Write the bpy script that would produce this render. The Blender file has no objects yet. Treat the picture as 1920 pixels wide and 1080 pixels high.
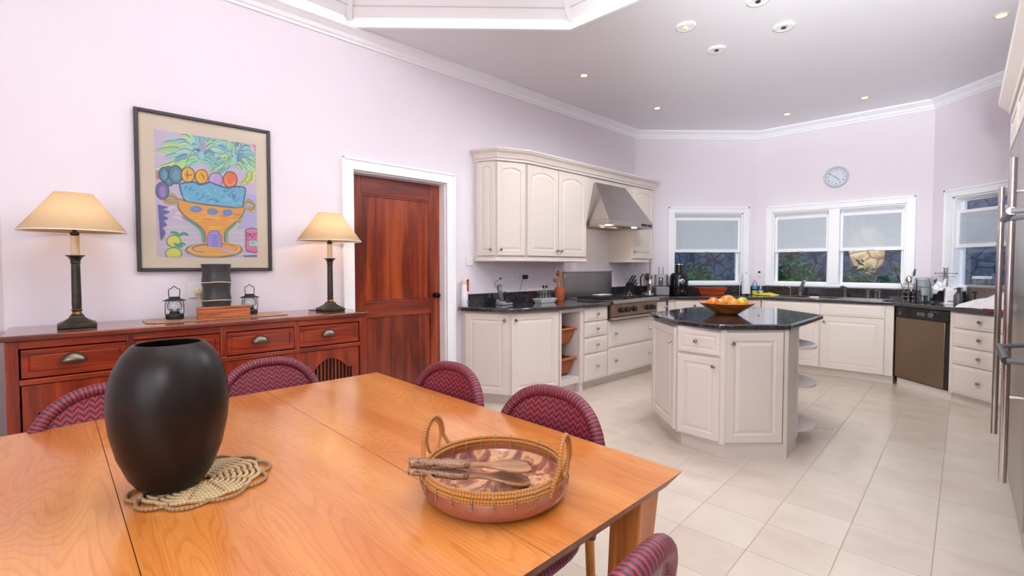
import bpy, bmesh, math, random
from mathutils import Vector, Matrix
random.seed(7)
R = math.radians
PI = math.pi
S = bpy.context.scene
COL = S.collection

# ------------------------------------------------------------------ camera, world, light, exposure
cam_d = bpy.data.cameras.new('camera')
cam_d.sensor_width = 36.0
cam_d.lens = 884.0 / 1920.0 * 36.0
cam_d.shift_y = -10.5 / 1920.0
cam_d.clip_start = 0.03
cam = bpy.data.objects.new('camera', cam_d)
COL.objects.link(cam)
cam.location = (0, 0, 1.30)
cam.rotation_euler = (R(90 - 1.9), 0, R(-1.2))
S.camera = cam

S.view_settings.view_transform = 'Standard'
S.view_settings.look = 'None'
S.view_settings.gamma = 1.0
S.view_settings.use_curve_mapping = False
S.view_settings.exposure = 0.28
S.cycles.max_bounces = 8; S.cycles.diffuse_bounces = 4; S.cycles.glossy_bounces = 4; S.cycles.transmission_bounces = 4; S.cycles.transparent_max_bounces = 16
S.cycles.caustics_reflective = False; S.cycles.caustics_refractive = False

wd = bpy.data.worlds.new('dusk_sky'); S.world = wd; wd.use_nodes = True
bg = wd.node_tree.nodes['Background']
bg.inputs[0].default_value = (0.30, 0.42, 0.68, 1); bg.inputs[1].default_value = 2.6


def lamp(name, kind, loc, energy, color=(1, 1, 1), rot=(0, 0, 0), **kw):
    d = bpy.data.lights.new(name, kind); d.energy = energy; d.color = color
    for k, v in kw.items(): setattr(d, k, v)
    o = bpy.data.objects.new(name, d); COL.objects.link(o); o.location = loc; o.rotation_euler = rot
    return o


# flash bounced into the raised white ceiling, added fill lamps for room and kitchen, warm dusk patch outside
lamp('bounce_flash', 'SPOT', (-0.35, 1.2, 2.5), 190, (0.93, 0.98, 1.0), (R(180), 0, 0), spot_size=R(150), spot_blend=0.7, shadow_soft_size=0.15)
lamp('room_fill', 'AREA', (-0.4, -2.45, 2.0), 80, (0.93, 0.98, 1.0), (R(84), 0, R(-16)), shape='RECTANGLE', size=4.0, size_y=2.0)  # unseen soft panel added behind the camera to brighten the room
lamp('kitchen_ceiling_fill', 'SPOT', (0.5, 0.3, 1.9), 640, (0.93, 0.98, 1.0), (R(126), 0, R(-33)), spot_size=R(72), spot_blend=1.0, shadow_soft_size=0.12)  # added spot aimed up to lift the kitchen ceiling and upper walls
lamp('kitchen_fill', 'SPOT', (0.3, -0.1, 2.0), 640, (0.93, 0.98, 1.0), (R(97), 0, R(-39)), spot_size=R(62), spot_blend=1.0, shadow_soft_size=0.15)  # added forward spot that brightens the far kitchen walls
for _x, _y in ((1.453, 3.76), (2.227, 3.745), (1.874, 4.143), (1.824, 3.385)):   # fill spots added at the gimbals, whose own lamps are mostly dark
    lamp('island_fill', 'SPOT', (_x, _y, 3.17), 36, (0.93, 0.98, 1.0), (0, 0, 0), spot_size=R(172), spot_blend=0.5, shadow_soft_size=0.12)
lamp('camera_flash', 'AREA', (-0.35, -0.15, 1.75), 7, (1.0, 0.98, 0.98), (R(84), 0, R(-20)), shape='DISK', size=0.5)

# ------------------------------------------------------------------ materials
def new_mat(name):
    m = bpy.data.materials.new(name); m.use_nodes = True
    nt = m.node_tree; b = nt.nodes['Principled BSDF']
    return m, nt, b


def srgb(r, g, b):
    f = lambda c: (c / 255.0) / 12.92 if c / 255.0 <= 0.04045 else (((c / 255.0) + 0.055) / 1.055) ** 2.4
    return (f(r), f(g), f(b), 1.0)


def setp(b, **k):
    names = dict(rough='Roughness', metal='Metallic', spec='Specular IOR Level', coat='Coat Weight', coatr='Coat Roughness',
                 emis='Emission Strength', trans='Transmission Weight', ior='IOR', alpha='Alpha', sheen='Sheen Weight')
    for a, v in k.items(): b.inputs[names[a]].default_value = v


def N(nt, t, **k):
    n = nt.nodes.new(t)
    for a, v in k.items(): setattr(n, a, v)
    return n


def coords(nt, scale=(1, 1, 1), kind='Object', rot=(0, 0, 0)):
    tc = N(nt, 'ShaderNodeTexCoord'); mp = N(nt, 'ShaderNodeMapping')
    mp.inputs['Scale'].default_value = scale; mp.inputs['Rotation'].default_value = rot
    nt.links.new(tc.outputs[kind], mp.inputs[0]); return mp.outputs[0]


def ramp(nt, fac, stops):
    r = N(nt, 'ShaderNodeValToRGB'); e = r.color_ramp.elements
    while len(e) > 1: e.remove(e[-1])
    e[0].position = stops[0][0]; e[0].color = stops[0][1]
    for p, c in stops[1:]:
        x = e.new(p); x.color = c
    nt.links.new(fac, r.inputs[0]); return r.outputs[0]


def plain(name, col, rough=0.5, metal=0.0, var=0.03, scale=6.0, bump=0.0, **k):
    """one colour with a faint procedural mottling"""
    m, nt, b = new_mat(name)
    co = coords(nt, (scale,) * 3); nz = N(nt, 'ShaderNodeTexNoise'); nz.inputs['Scale'].default_value = 1.0
    nz.inputs['Detail'].default_value = 4
    nt.links.new(co, nz.inputs['Vector'])
    c = col
    lo = tuple(max(0, x * (1 - var)) for x in c[:3]) + (1,); hi = tuple(min(1, x * (1 + var)) for x in c[:3]) + (1,)
    nt.links.new(ramp(nt, nz.outputs[0], [(0.3, lo), (0.7, hi)]), b.inputs['Base Color'])
    setp(b, rough=rough, metal=metal, **k)
    if bump:
        bp = N(nt, 'ShaderNodeBump'); bp.inputs['Strength'].default_value = bump; bp.inputs['Distance'].default_value = 0.002
        nt.links.new(nz.outputs[0], bp.inputs['Height']); nt.links.new(bp.outputs[0], b.inputs['Normal'])
    return m


def wood(name, dark, mid, light, axis='x', scale=3.0, rough=0.35, coat=0.3, stretch=12.0, rings=2.5, coatr=0.12):
    m, nt, b = new_mat(name)
    sc = {'x': (scale / stretch, scale, scale), 'y': (scale, scale / stretch, scale), 'z': (scale, scale, scale / stretch)}[axis]
    co = coords(nt, sc)
    n1 = N(nt, 'ShaderNodeTexNoise'); n1.inputs['Scale'].default_value = rings; n1.inputs['Detail'].default_value = 6
    n1.inputs['Distortion'].default_value = 1.2
    nt.links.new(co, n1.inputs['Vector'])
    co2 = coords(nt, tuple(s * 14 for s in sc)); n2 = N(nt, 'ShaderNodeTexNoise'); n2.inputs['Scale'].default_value = 2.0
    n2.inputs['Detail'].default_value = 3
    nt.links.new(co2, n2.inputs['Vector'])
    mx = N(nt, 'ShaderNodeMath', operation='MULTIPLY_ADD'); mx.inputs[1].default_value = 0.28
    nt.links.new(n2.outputs[0], mx.inputs[0])
    ad = N(nt, 'ShaderNodeMath', operation='SUBTRACT'); nt.links.new(n1.outputs[0], ad.inputs[0]); ad.inputs[1].default_value = 0.14
    nt.links.new(ad.outputs[0], mx.inputs[2])
    nt.links.new(ramp(nt, mx.outputs[0], [(0.32, dark), (0.5, mid), (0.68, light)]), b.inputs['Base Color'])
    setp(b, rough=rough, coat=coat, coatr=coatr)
    bp = N(nt, 'ShaderNodeBump'); bp.inputs['Strength'].default_value = 0.06; bp.inputs['Distance'].default_value = 0.001
    nt.links.new(n2.outputs[0], bp.inputs['Height']); nt.links.new(bp.outputs[0], b.inputs['Normal'])
    return m


def emit(name, col, strength, base=(0.8, 0.8, 0.8, 1)):
    m, nt, b = new_mat(name)
    b.inputs['Base Color'].default_value = base; b.inputs['Emission Color'].default_value = col; setp(b, emis=strength, rough=0.4)
    return m


def clear_glass(name, tint=(0.96, 0.98, 0.98, 1), refl=0.12, rough=0.02):
    m, nt, b = new_mat(name); nt.nodes.remove(b)
    out = [n for n in nt.nodes if n.type == 'OUTPUT_MATERIAL'][0]
    t = N(nt, 'ShaderNodeBsdfTransparent'); t.inputs[0].default_value = tint
    g = N(nt, 'ShaderNodeBsdfGlossy'); g.inputs['Roughness'].default_value = rough
    lw = N(nt, 'ShaderNodeLayerWeight'); lw.inputs[0].default_value = 0.25
    ml = N(nt, 'ShaderNodeMath', operation='MULTIPLY_ADD'); ml.inputs[1].default_value = 0.7; ml.inputs[2].default_value = refl * 0.35
    nt.links.new(lw.outputs['Fresnel'], ml.inputs[0])
    mx = N(nt, 'ShaderNodeMixShader'); nt.links.new(ml.outputs[0], mx.inputs[0]); nt.links.new(t.outputs[0], mx.inputs[1])
    nt.links.new(g.outputs[0], mx.inputs[2]); nt.links.new(mx.outputs[0], out.inputs[0])
    return m


M = {}
M['wall'] = plain('pink_paint', srgb(236, 227, 235), 0.75, var=0.012, scale=1.5)
M['ceiling'] = plain('ceiling_paint', srgb(237, 235, 241), 0.38, var=0.01, scale=1.0)
M['trim'] = plain('white_gloss_paint', srgb(249, 249, 253), 0.35, var=0.01)
M['cab'] = plain('cream_lacquer', srgb(225, 213, 205), 0.38, var=0.01, scale=3)
M['cabin'] = plain('cream_interior', srgb(222, 210, 207), 0.5, var=0.01, scale=3)
M['steel'] = plain('brushed_steel', srgb(176, 168, 164), 0.28, 1.0, var=0.06, scale=3)
M['steelf'] = plain('polished_steel', srgb(205, 202, 202), 0.14, 1.0, var=0.03)
M['silver'] = plain('silver_plastic', srgb(214, 214, 222), 0.25, 0.2, var=0.01)
M['clockface'] = plain('pale_blue_dial', srgb(214, 219, 232), 0.4, var=0.01)
M['chrome'] = plain('chrome', srgb(225, 225, 228), 0.08, 1.0, var=0.01)
M['darksteel'] = plain('bronze_tinted_steel', srgb(142, 122, 104), 0.34, 0.9, var=0.04, scale=2)
M['knob'] = plain('nickel', srgb(170, 164, 160), 0.22, 1.0, var=0.02)
M['black'] = plain('black_plastic', srgb(26, 25, 27), 0.3, var=0.1)
M['blackgloss'] = plain('gloss_black', srgb(14, 14, 16), 0.08, var=0.1)
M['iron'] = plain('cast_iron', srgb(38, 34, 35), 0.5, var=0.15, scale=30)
M['lantern'] = plain('grey_tin', srgb(52, 54, 58), 0.45, 0.5, var=0.1)
M['bronze'] = plain('dark_bronze', srgb(66, 62, 52), 0.42, 0.6, var=0.3, scale=25)
M['brass'] = plain('aged_brass', srgb(128, 96, 62), 0.35, 0.8, var=0.15, scale=25)
M['pull'] = plain('antique_nickel', srgb(120, 110, 98), 0.3, 0.9, var=0.15, scale=30)
M['white'] = plain('white_ceramic', srgb(240, 240, 242), 0.25, var=0.01)
M['whitep'] = plain('white_plastic', srgb(236, 234, 236), 0.4, var=0.01)
M['paper'] = plain('white_paper', srgb(240, 238, 242), 0.85, var=0.02, scale=20)
M['candle'] = plain('ivory_sleeve', srgb(232, 214, 176), 0.5, var=0.03)
M['red'] = plain('red_plastic', srgb(196, 60, 44), 0.4, var=0.04)
M['yellow'] = plain('yellow_rubber', srgb(222, 208, 60), 0.5, var=0.06, scale=30)
M['blue'] = plain('blue_label', srgb(70, 140, 190), 0.5, var=0.04)
M['grey'] = plain('grey_plastic', srgb(150, 148, 150), 0.4, var=0.04)
M['greyd'] = plain('dark_grey_plastic', srgb(92, 90, 94), 0.4, var=0.05)
M['terra'] = plain('terracotta', srgb(190, 92, 58), 0.6, var=0.05, scale=20)
M['spoonwood'] = wood('olive_spoon_wood', srgb(128, 84, 46), srgb(170, 120, 74), srgb(192, 146, 98), 'z', 20, 0.5, 0.1)
M['server'] = wood('server_wood', srgb(128, 84, 52), srgb(164, 116, 78), srgb(184, 138, 98), 'x', 20, 0.42, 0.2)
M['mahog_x'] = wood('mahogany_h', srgb(100, 30, 11), srgb(144, 47, 18), srgb(170, 68, 28), 'x', 5, 0.3, 0.5)
M['mahog_z'] = wood('mahogany_v', srgb(96, 28, 11), srgb(138, 44, 17), srgb(164, 64, 26), 'z', 5, 0.3, 0.5)
M['mahog_top'] = wood('mahogany_top', srgb(84, 30, 16), srgb(116, 46, 28), srgb(138, 62, 40), 'x', 5, 0.22, 0.7, coatr=0.08)
M['door_z'] = wood('door_wood_v', srgb(92, 28, 8), srgb(136, 48, 18), srgb(166, 72, 30), 'z', 4, 0.28, 0.5)
M['door_x'] = wood('door_wood_h', srgb(86, 26, 14), srgb(122, 42, 22), srgb(146, 60, 32), 'x', 4, 0.28, 0.5)
M['door_d'] = wood('door_wood_dark', srgb(84, 22, 10), srgb(118, 38, 16), srgb(146, 56, 24), 'z', 4, 0.28, 0.5)
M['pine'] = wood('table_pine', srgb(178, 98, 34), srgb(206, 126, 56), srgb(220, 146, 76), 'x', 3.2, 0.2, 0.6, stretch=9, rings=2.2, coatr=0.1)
def pine():
    m, nt, b = new_mat('growth_ring_pine'); co = coords(nt, (0.55, 4.2, 4.2))
    n1 = N(nt, 'ShaderNodeTexNoise'); n1.inputs['Scale'].default_value = 1.5; n1.inputs['Detail'].default_value = 2.5; n1.inputs['Distortion'].default_value = 0.4
    nt.links.new(co, n1.inputs['Vector'])
    k = N(nt, 'ShaderNodeMath', operation='MULTIPLY'); k.inputs[1].default_value = 34; nt.links.new(n1.outputs[0], k.inputs[0])
    f = N(nt, 'ShaderNodeMath', operation='FRACT'); nt.links.new(k.outputs[0], f.inputs[0])
    c2 = coords(nt, (3, 90, 90)); n2 = N(nt, 'ShaderNodeTexNoise'); n2.inputs['Scale'].default_value = 2; nt.links.new(c2, n2.inputs['Vector'])
    base = ramp(nt, n1.outputs[0], [(0.35, srgb(196, 116, 50)), (0.5, srgb(206, 130, 62)), (0.65, srgb(214, 142, 76))])
    line = ramp(nt, f.outputs[0], [(0.0, (1, 1, 1, 1)), (0.55, (1, 0.98, 0.96, 1)), (0.86, (0.84, 0.74, 0.64, 1)), (1.0, (1, 1, 1, 1))])
    fine = ramp(nt, n2.outputs[0], [(0.35, (0.93, 0.9, 0.86, 1)), (0.6, (1, 1, 1, 1))])
    m1 = N(nt, 'ShaderNodeMix', data_type='RGBA', blend_type='MULTIPLY'); m1.inputs['Factor'].default_value = 0.75; nt.links.new(base, m1.inputs[6]); nt.links.new(line, m1.inputs[7])
    m2 = N(nt, 'ShaderNodeMix', data_type='RGBA', blend_type='MULTIPLY'); m2.inputs['Factor'].default_value = 1; nt.links.new(m1.outputs[2], m2.inputs[6]); nt.links.new(fine, m2.inputs[7])
    nt.links.new(m2.outputs[2], b.inputs['Base Color']); setp(b, rough=0.24, coat=0.5, coatr=0.16); return m
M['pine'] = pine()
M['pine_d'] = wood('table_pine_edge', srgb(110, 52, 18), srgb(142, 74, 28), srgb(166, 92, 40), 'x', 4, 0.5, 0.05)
M['pine_z'] = wood('table_leg_pine', srgb(148, 78, 28), srgb(184, 106, 42), srgb(204, 126, 58), 'z', 4, 0.35, 0.3)
M['boxwood'] = wood('box_wood', srgb(140, 66, 30), srgb(176, 92, 48), srgb(200, 120, 70), 'x', 14, 0.4, 0.2)
M['bowlwood'] = wood('fruit_bowl_wood', srgb(150, 78, 28), srgb(186, 108, 44), srgb(206, 134, 66), 'x', 14, 0.35, 0.3)
M['redwood'] = wood('red_tray_wood', srgb(132, 46, 18), srgb(168, 68, 30), srgb(190, 90, 44), 'x', 12, 0.4, 0.2)
M['runner'] = wood('basket_rim_wood', srgb(150, 74, 28), srgb(188, 104, 50), srgb(208, 130, 70), 'x', 10, 0.4, 0.2)
M['cane'] = plain('rattan_cane', srgb(196, 132, 66), 0.42, var=0.18, scale=40)
M['fur'] = plain('cane_honey', srgb(196, 128, 52), 0.35, var=0.15, scale=20)
M['glass'] = clear_glass('window_glass', refl=0.1)
M['thinglass'] = clear_glass('drink_glass', (0.90, 0.93, 0.93, 1), 0.25)
M['pglass'] = clear_glass('picture_glass', (1, 1, 1, 1), 0.02, 0.05)
M['blind'] = plain('blind_slat', srgb(243, 243, 250), 0.55, var=0.02)
M['leaf'] = plain('shrub_leaf', srgb(64, 110, 48), 0.5, var=0.35, scale=5)
M['redleaf'] = plain('red_flower', srgb(200, 40, 40), 0.5, var=0.2, scale=12)
M['twig'] = plain('twig', srgb(70, 60, 44), 0.8, var=0.2)
M['frame'] = plain('charcoal_frame', srgb(62, 56, 58), 0.38, var=0.06, scale=12)
M['mount'] = plain('cream_mount', srgb(234, 217, 193), 0.7, var=0.02)
M['bluewood'] = plain('dark_door_knob', srgb(36, 30, 30), 0.25, 0.6)
M['amber'] = emit('filament', (1.0, 0.72, 0.36, 1), 9.0)
M['amber_dim'] = emit('gimbal_bulb', (1.0, 0.62, 0.32, 1), 1.6, srgb(180, 120, 90))
M['hoodlamp'] = emit('hood_bulb', (1.0, 0.86, 0.66, 1), 8.0)
M['reddot'] = emit('red_led', (1.0, 0.1, 0.08, 1), 1.5, srgb(120, 20, 20))
M['soil'] = plain('garden_ground', srgb(78, 74, 66), 0.9, var=0.2, scale=4)

# granite
def granite():
    m, nt, b = new_mat('black_granite')
    co = coords(nt, (1, 1, 1)); v = N(nt, 'ShaderNodeTexNoise'); v.inputs['Scale'].default_value = 220; v.inputs['Detail'].default_value = 3
    nt.links.new(co, v.inputs['Vector'])
    nt.links.new(ramp(nt, v.outputs[0], [(0.42, srgb(28, 26, 29)), (0.56, srgb(52, 48, 51)), (0.68, srgb(112, 104, 106))]), b.inputs['Base Color'])
    setp(b, rough=0.09, spec=0.6, coat=0.5, coatr=0.03)
    return m
M['granite'] = granite()


def tiles():
    m, nt, b = new_mat('cream_floor_tile')
    tc = N(nt, 'ShaderNodeTexCoord'); sp = N(nt, 'ShaderNodeSeparateXYZ'); nt.links.new(tc.outputs['Object'], sp.inputs[0])
    def lin(op, off):
        a = N(nt, 'ShaderNodeMath', operation=op); nt.links.new(sp.outputs[0], a.inputs[0]); nt.links.new(sp.outputs[1], a.inputs[1])
        k = N(nt, 'ShaderNodeMath', operation='MULTIPLY_ADD'); k.inputs[1].default_value = 1 / 2 ** 0.5 / 0.312; k.inputs[2].default_value = -off / 0.312 + 40
        nt.links.new(a.outputs[0], k.inputs[0]); f = N(nt, 'ShaderNodeMath', operation='FRACT'); nt.links.new(k.outputs[0], f.inputs[0])
        fl = N(nt, 'ShaderNodeMath', operation='FLOOR'); nt.links.new(k.outputs[0], fl.inputs[0])
        pp = N(nt, 'ShaderNodeMath', operation='PINGPONG'); pp.inputs[1].default_value = 0.5; nt.links.new(f.outputs[0], pp.inputs[0])
        return pp.outputs[0], fl.outputs[0]
    p1, f1 = lin('ADD', 2.275); p2, f2 = lin('SUBTRACT', -1.007)
    mn = N(nt, 'ShaderNodeMath', operation='MINIMUM'); nt.links.new(p1, mn.inputs[0]); nt.links.new(p2, mn.inputs[1])
    cb = N(nt, 'ShaderNodeCombineXYZ'); nt.links.new(f1, cb.inputs[0]); nt.links.new(f2, cb.inputs[1])
    wn = N(nt, 'ShaderNodeTexWhiteNoise'); nt.links.new(cb.outputs[0], wn.inputs['Vector'])
    nz = N(nt, 'ShaderNodeTexNoise'); nz.inputs['Scale'].default_value = 5; nz.inputs['Detail'].default_value = 5
    nt.links.new(tc.outputs['Object'], nz.inputs['Vector'])
    md = N(nt, 'ShaderNodeMath', operation='MULTIPLY_ADD'); md.inputs[1].default_value = 0.35; nt.links.new(wn.outputs['Value'], md.inputs[0])
    nt.links.new(nz.outputs[0], md.inputs[2])
    tc2 = ramp(nt, md.outputs[0], [(0.35, srgb(206, 189, 172)), (0.6, srgb(214, 198, 182)), (0.95, srgb(220, 206, 191))])
    g = N(nt, 'ShaderNodeMath', operation='LESS_THAN'); g.inputs[1].default_value = 0.0075; nt.links.new(mn.outputs[0], g.inputs[0])
    mx = N(nt, 'ShaderNodeMix', data_type='RGBA'); nt.links.new(g.outputs[0], mx.inputs['Factor']); nt.links.new(tc2, mx.inputs[6])
    mx.inputs[7].default_value = srgb(176, 160, 146)
    nt.links.new(mx.outputs[2], b.inputs['Base Color'])
    rr = N(nt, 'ShaderNodeMath', operation='MULTIPLY_ADD'); nt.links.new(g.outputs[0], rr.inputs[0]); rr.inputs[1].default_value = 0.4; rr.inputs[2].default_value = 0.24
    nt.links.new(rr.outputs[0], b.inputs['Roughness'])
    bp = N(nt, 'ShaderNodeBump'); bp.invert = True; bp.inputs['Strength'].default_value = 0.3; bp.inputs['Distance'].default_value = 0.002
    nt.links.new(g.outputs[0], bp.inputs['Height']); nt.links.new(bp.outputs[0], b.inputs['Normal'])
    return m
M['tile'] = tiles()


def planks():
    m, nt, b = new_mat('white_tongue_and_groove')
    tc = N(nt, 'ShaderNodeTexCoord'); sp = N(nt, 'ShaderNodeSeparateXYZ'); nt.links.new(tc.outputs['Object'], sp.inputs[0])
    k = N(nt, 'ShaderNodeMath', operation='MULTIPLY'); k.inputs[1].default_value = 1 / 0.085; nt.links.new(sp.outputs[2], k.inputs[0])
    f = N(nt, 'ShaderNodeMath', operation='FRACT'); nt.links.new(k.outputs[0], f.inputs[0])
    g = N(nt, 'ShaderNodeMath', operation='LESS_THAN'); g.inputs[1].default_value = 0.07; nt.links.new(f.outputs[0], g.inputs[0])
    mx = N(nt, 'ShaderNodeMix', data_type='RGBA'); nt.links.new(g.outputs[0], mx.inputs['Factor'])
    mx.inputs[6].default_value = srgb(250, 249, 252); mx.inputs[7].default_value = srgb(218, 214, 218)
    nt.links.new(mx.outputs[2], b.inputs['Base Color']); setp(b, rough=0.45)
    bp = N(nt, 'ShaderNodeBump'); bp.invert = True; bp.inputs['Strength'].default_value = 0.6; bp.inputs['Distance'].default_value = 0.004
    nt.links.new(g.outputs[0], bp.inputs['Height']); nt.links.new(bp.outputs[0], b.inputs['Normal'])
    return m
M['planks'] = planks()


def weave(name, red, blk, cell=0.0052):
    m, nt, b = new_mat(name)
    uv = N(nt, 'ShaderNodeUVMap'); sp = N(nt, 'ShaderNodeSeparateXYZ'); nt.links.new(uv.outputs[0], sp.inputs[0])
    def fl(o, k):
        a = N(nt, 'ShaderNodeMath', operation='MULTIPLY'); a.inputs[1].default_value = k; nt.links.new(o, a.inputs[0])
        f = N(nt, 'ShaderNodeMath', operation='FLOOR'); nt.links.new(a.outputs[0], f.inputs[0]); 
        fr = N(nt, 'ShaderNodeMath', operation='FRACT'); nt.links.new(a.outputs[0], fr.inputs[0]); return f.outputs[0], fr.outputs[0]
    i, fi = fl(sp.outputs[0], 1 / cell); j, fj = fl(sp.outputs[1], 1 / cell)
    pp = N(nt, 'ShaderNodeMath', operation='PINGPONG'); pp.inputs[1].default_value = 3; nt.links.new(i, pp.inputs[0])
    ad = N(nt, 'ShaderNodeMath', operation='ADD'); nt.links.new(j, ad.inputs[0]); nt.links.new(pp.outputs[0], ad.inputs[1])
    fm = N(nt, 'ShaderNodeMath', operation='FLOORED_MODULO'); fm.inputs[1].default_value = 4; nt.links.new(ad.outputs[0], fm.inputs[0])
    lt = N(nt, 'ShaderNodeMath', operation='LESS_THAN'); lt.inputs[1].default_value = 1.5; nt.links.new(fm.outputs[0], lt.inputs[0])
    mx = N(nt, 'ShaderNodeMix', data_type='RGBA'); nt.links.new(lt.outputs[0], mx.inputs['Factor'])
    mx.inputs[6].default_value = blk; mx.inputs[7].default_value = red
    nt.links.new(mx.outputs[2], b.inputs['Base Color']); setp(b, rough=0.32, coat=0.2)
    a1 = N(nt, 'ShaderNodeMath', operation='PINGPONG'); a1.inputs[1].default_value = 0.5; nt.links.new(fi, a1.inputs[0])
    a2 = N(nt, 'ShaderNodeMath', operation='PINGPONG'); a2.inputs[1].default_value = 0.5; nt.links.new(fj, a2.inputs[0])
    am = N(nt, 'ShaderNodeMath', operation='MINIMUM'); nt.links.new(a1.outputs[0], am.inputs[0]); nt.links.new(a2.outputs[0], am.inputs[1])
    bp = N(nt, 'ShaderNodeBump'); bp.inputs['Strength'].default_value = 0.7; bp.inputs['Distance'].default_value = 0.003
    nt.links.new(am.outputs[0], bp.inputs['Height']); nt.links.new(bp.outputs[0], b.inputs['Normal'])
    return m
M['weave'] = weave('maroon_herringbone_weave', srgb(172, 36, 56), srgb(46, 32, 44))


def bands(name, stops, period, bump=0.6, rough=0.42, axis=0):
    m, nt, b = new_mat(name)
    uv = N(nt, 'ShaderNodeUVMap'); sp = N(nt, 'ShaderNodeSeparateXYZ'); nt.links.new(uv.outputs[0], sp.inputs[0])
    a = N(nt, 'ShaderNodeMath', operation='MULTIPLY'); a.inputs[1].default_value = 1 / period; nt.links.new(sp.outputs[axis], a.inputs[0])
    f = N(nt, 'ShaderNodeMath', operation='FRACT'); nt.links.new(a.outputs[0], f.inputs[0])
    r = ramp(nt, f.outputs[0], stops); nt.links.new(r, b.inputs['Base Color']); setp(b, rough=rough, coat=0.0)
    pp = N(nt, 'ShaderNodeMath', operation='MULTIPLY'); pp.inputs[1].default_value = 4; nt.links.new(f.outputs[0], pp.inputs[0])
    p2 = N(nt, 'ShaderNodeMath', operation='PINGPONG'); p2.inputs[1].default_value = 0.5; nt.links.new(pp.outputs[0], p2.inputs[0])
    bp = N(nt, 'ShaderNodeBump'); bp.inputs['Strength'].default_value = bump; bp.inputs['Distance'].default_value = 0.003
    nt.links.new(p2.outputs[0], bp.inputs['Height']); nt.links.new(bp.outputs[0], b.inputs['Normal'])
    return m
_r, _k = srgb(158, 42, 62), srgb(58, 36, 48)
M['rim'] = bands('wrapped_maroon_rim', [(0.0, _r), (0.24, _r), (0.27, _k), (0.49, _k), (0.52, _r), (0.74, srgb(120, 34, 58)), (0.77, _k), (1.0, _k)], 0.025)
for _n in (M['rim'],):
    for _q in _n.node_tree.nodes:
        if _q.type == 'VALTORGB': _q.color_ramp.interpolation = 'LINEAR'
_s, _t = srgb(222, 192, 144), srgb(168, 130, 86)
M['straw'] = bands('straw_beads', [(0.0, _t), (0.1, _s), (0.85, _s), (0.95, _t)], 0.008, 0.8, 0.6)
M['straw_d'] = bands('brown_straw', [(0.0, srgb(116, 82, 54)), (0.1, srgb(186, 148, 102)), (0.85, srgb(176, 136, 92)), (0.95, srgb(104, 74, 48))], 0.009, 0.8, 0.6)
M['canewrap'] = bands('wrapped_cane', [(0.0, srgb(140, 84, 36)), (0.15, srgb(204, 140, 72)), (0.8, srgb(196, 128, 62)), (0.95, srgb(132, 78, 32))], 0.007, 0.6, 0.4)
M['basket'] = bands('woven_basket', [(0.0, srgb(110, 56, 28)), (0.2, srgb(172, 96, 56)), (0.8, srgb(178, 104, 62)), (1.0, srgb(110, 58, 30))], 0.014, 0.8, 0.6, axis=1)


def mottled(name, stops, scale, rough=0.4, coat=0.2, dist=1.0, detail=6):
    m, nt, b = new_mat(name); co = coords(nt, (scale,) * 3); nz = N(nt, 'ShaderNodeTexNoise'); nz.inputs['Scale'].default_value = 1
    nz.inputs['Detail'].default_value = detail; nz.inputs['Distortion'].default_value = dist; nt.links.new(co, nz.inputs['Vector'])
    nt.links.new(ramp(nt, nz.outputs[0], stops), b.inputs['Base Color']); setp(b, rough=rough, coat=coat); return m
M['hide'] = mottled('drum_hide', [(0.3, srgb(118, 62, 48)), (0.5, srgb(146, 84, 62)), (0.7, srgb(166, 104, 72))], 7, 0.35, 0.35)
M['hidein'] = mottled('marbled_hide', [(0.36, srgb(122, 66, 58)), (0.47, srgb(176, 108, 84)), (0.54, srgb(226, 176, 128)), (0.66, srgb(206, 148, 106))], 11, 0.4, 0.3, 2.5)
M['vase'] = mottled('dark_lacquered_wood', [(0.35, srgb(20, 13, 12)), (0.6, srgb(28, 18, 16)), (0.8, srgb(44, 26, 23))], 6, 0.36, 0.0)
M['vase'].node_tree.nodes['Principled BSDF'].inputs['Specular IOR Level'].default_value = 0.28
M['carved'] = mottled('carved_spotted_handle', [(0.42, srgb(94, 58, 44)), (0.5, srgb(176, 138, 108)), (0.6, srgb(140, 96, 70))], 130, 0.5, 0.1)
M['canister'] = mottled('charcoal_bamboo', [(0.3, srgb(48, 46, 49)), (0.7, srgb(60, 58, 61))], 20, 0.5, 0.1)
M['matweave'] = mottled('brown_placemat', [(0.4, srgb(160, 116, 84)), (0.6, srgb(182, 140, 104))], 60, 0.5, 0.2)
M['mango1'] = mottled('mango_orange', [(0.4, srgb(196, 70, 30)), (0.5, srgb(226, 128, 34)), (0.62, srgb(228, 160, 44))], 16, 0.35, 0.3)
M['mango2'] = mottled('mango_yellow_green', [(0.4, srgb(120, 150, 40)), (0.52, srgb(216, 170, 40)), (0.64, srgb(226, 130, 30))], 12, 0.35, 0.3)
M['papaya'] = mottled('papaya_skin', [(0.35, srgb(140, 134, 40)), (0.5, srgb(206, 140, 46)), (0.65, srgb(214, 112, 48))], 9, 0.4, 0.2)
M['slate'] = mottled('slate_roof', [(0.4, srgb(74, 84, 104)), (0.55, srgb(98, 108, 128)), (0.7, srgb(120, 128, 144))], 18, 0.7, 0)


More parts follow.
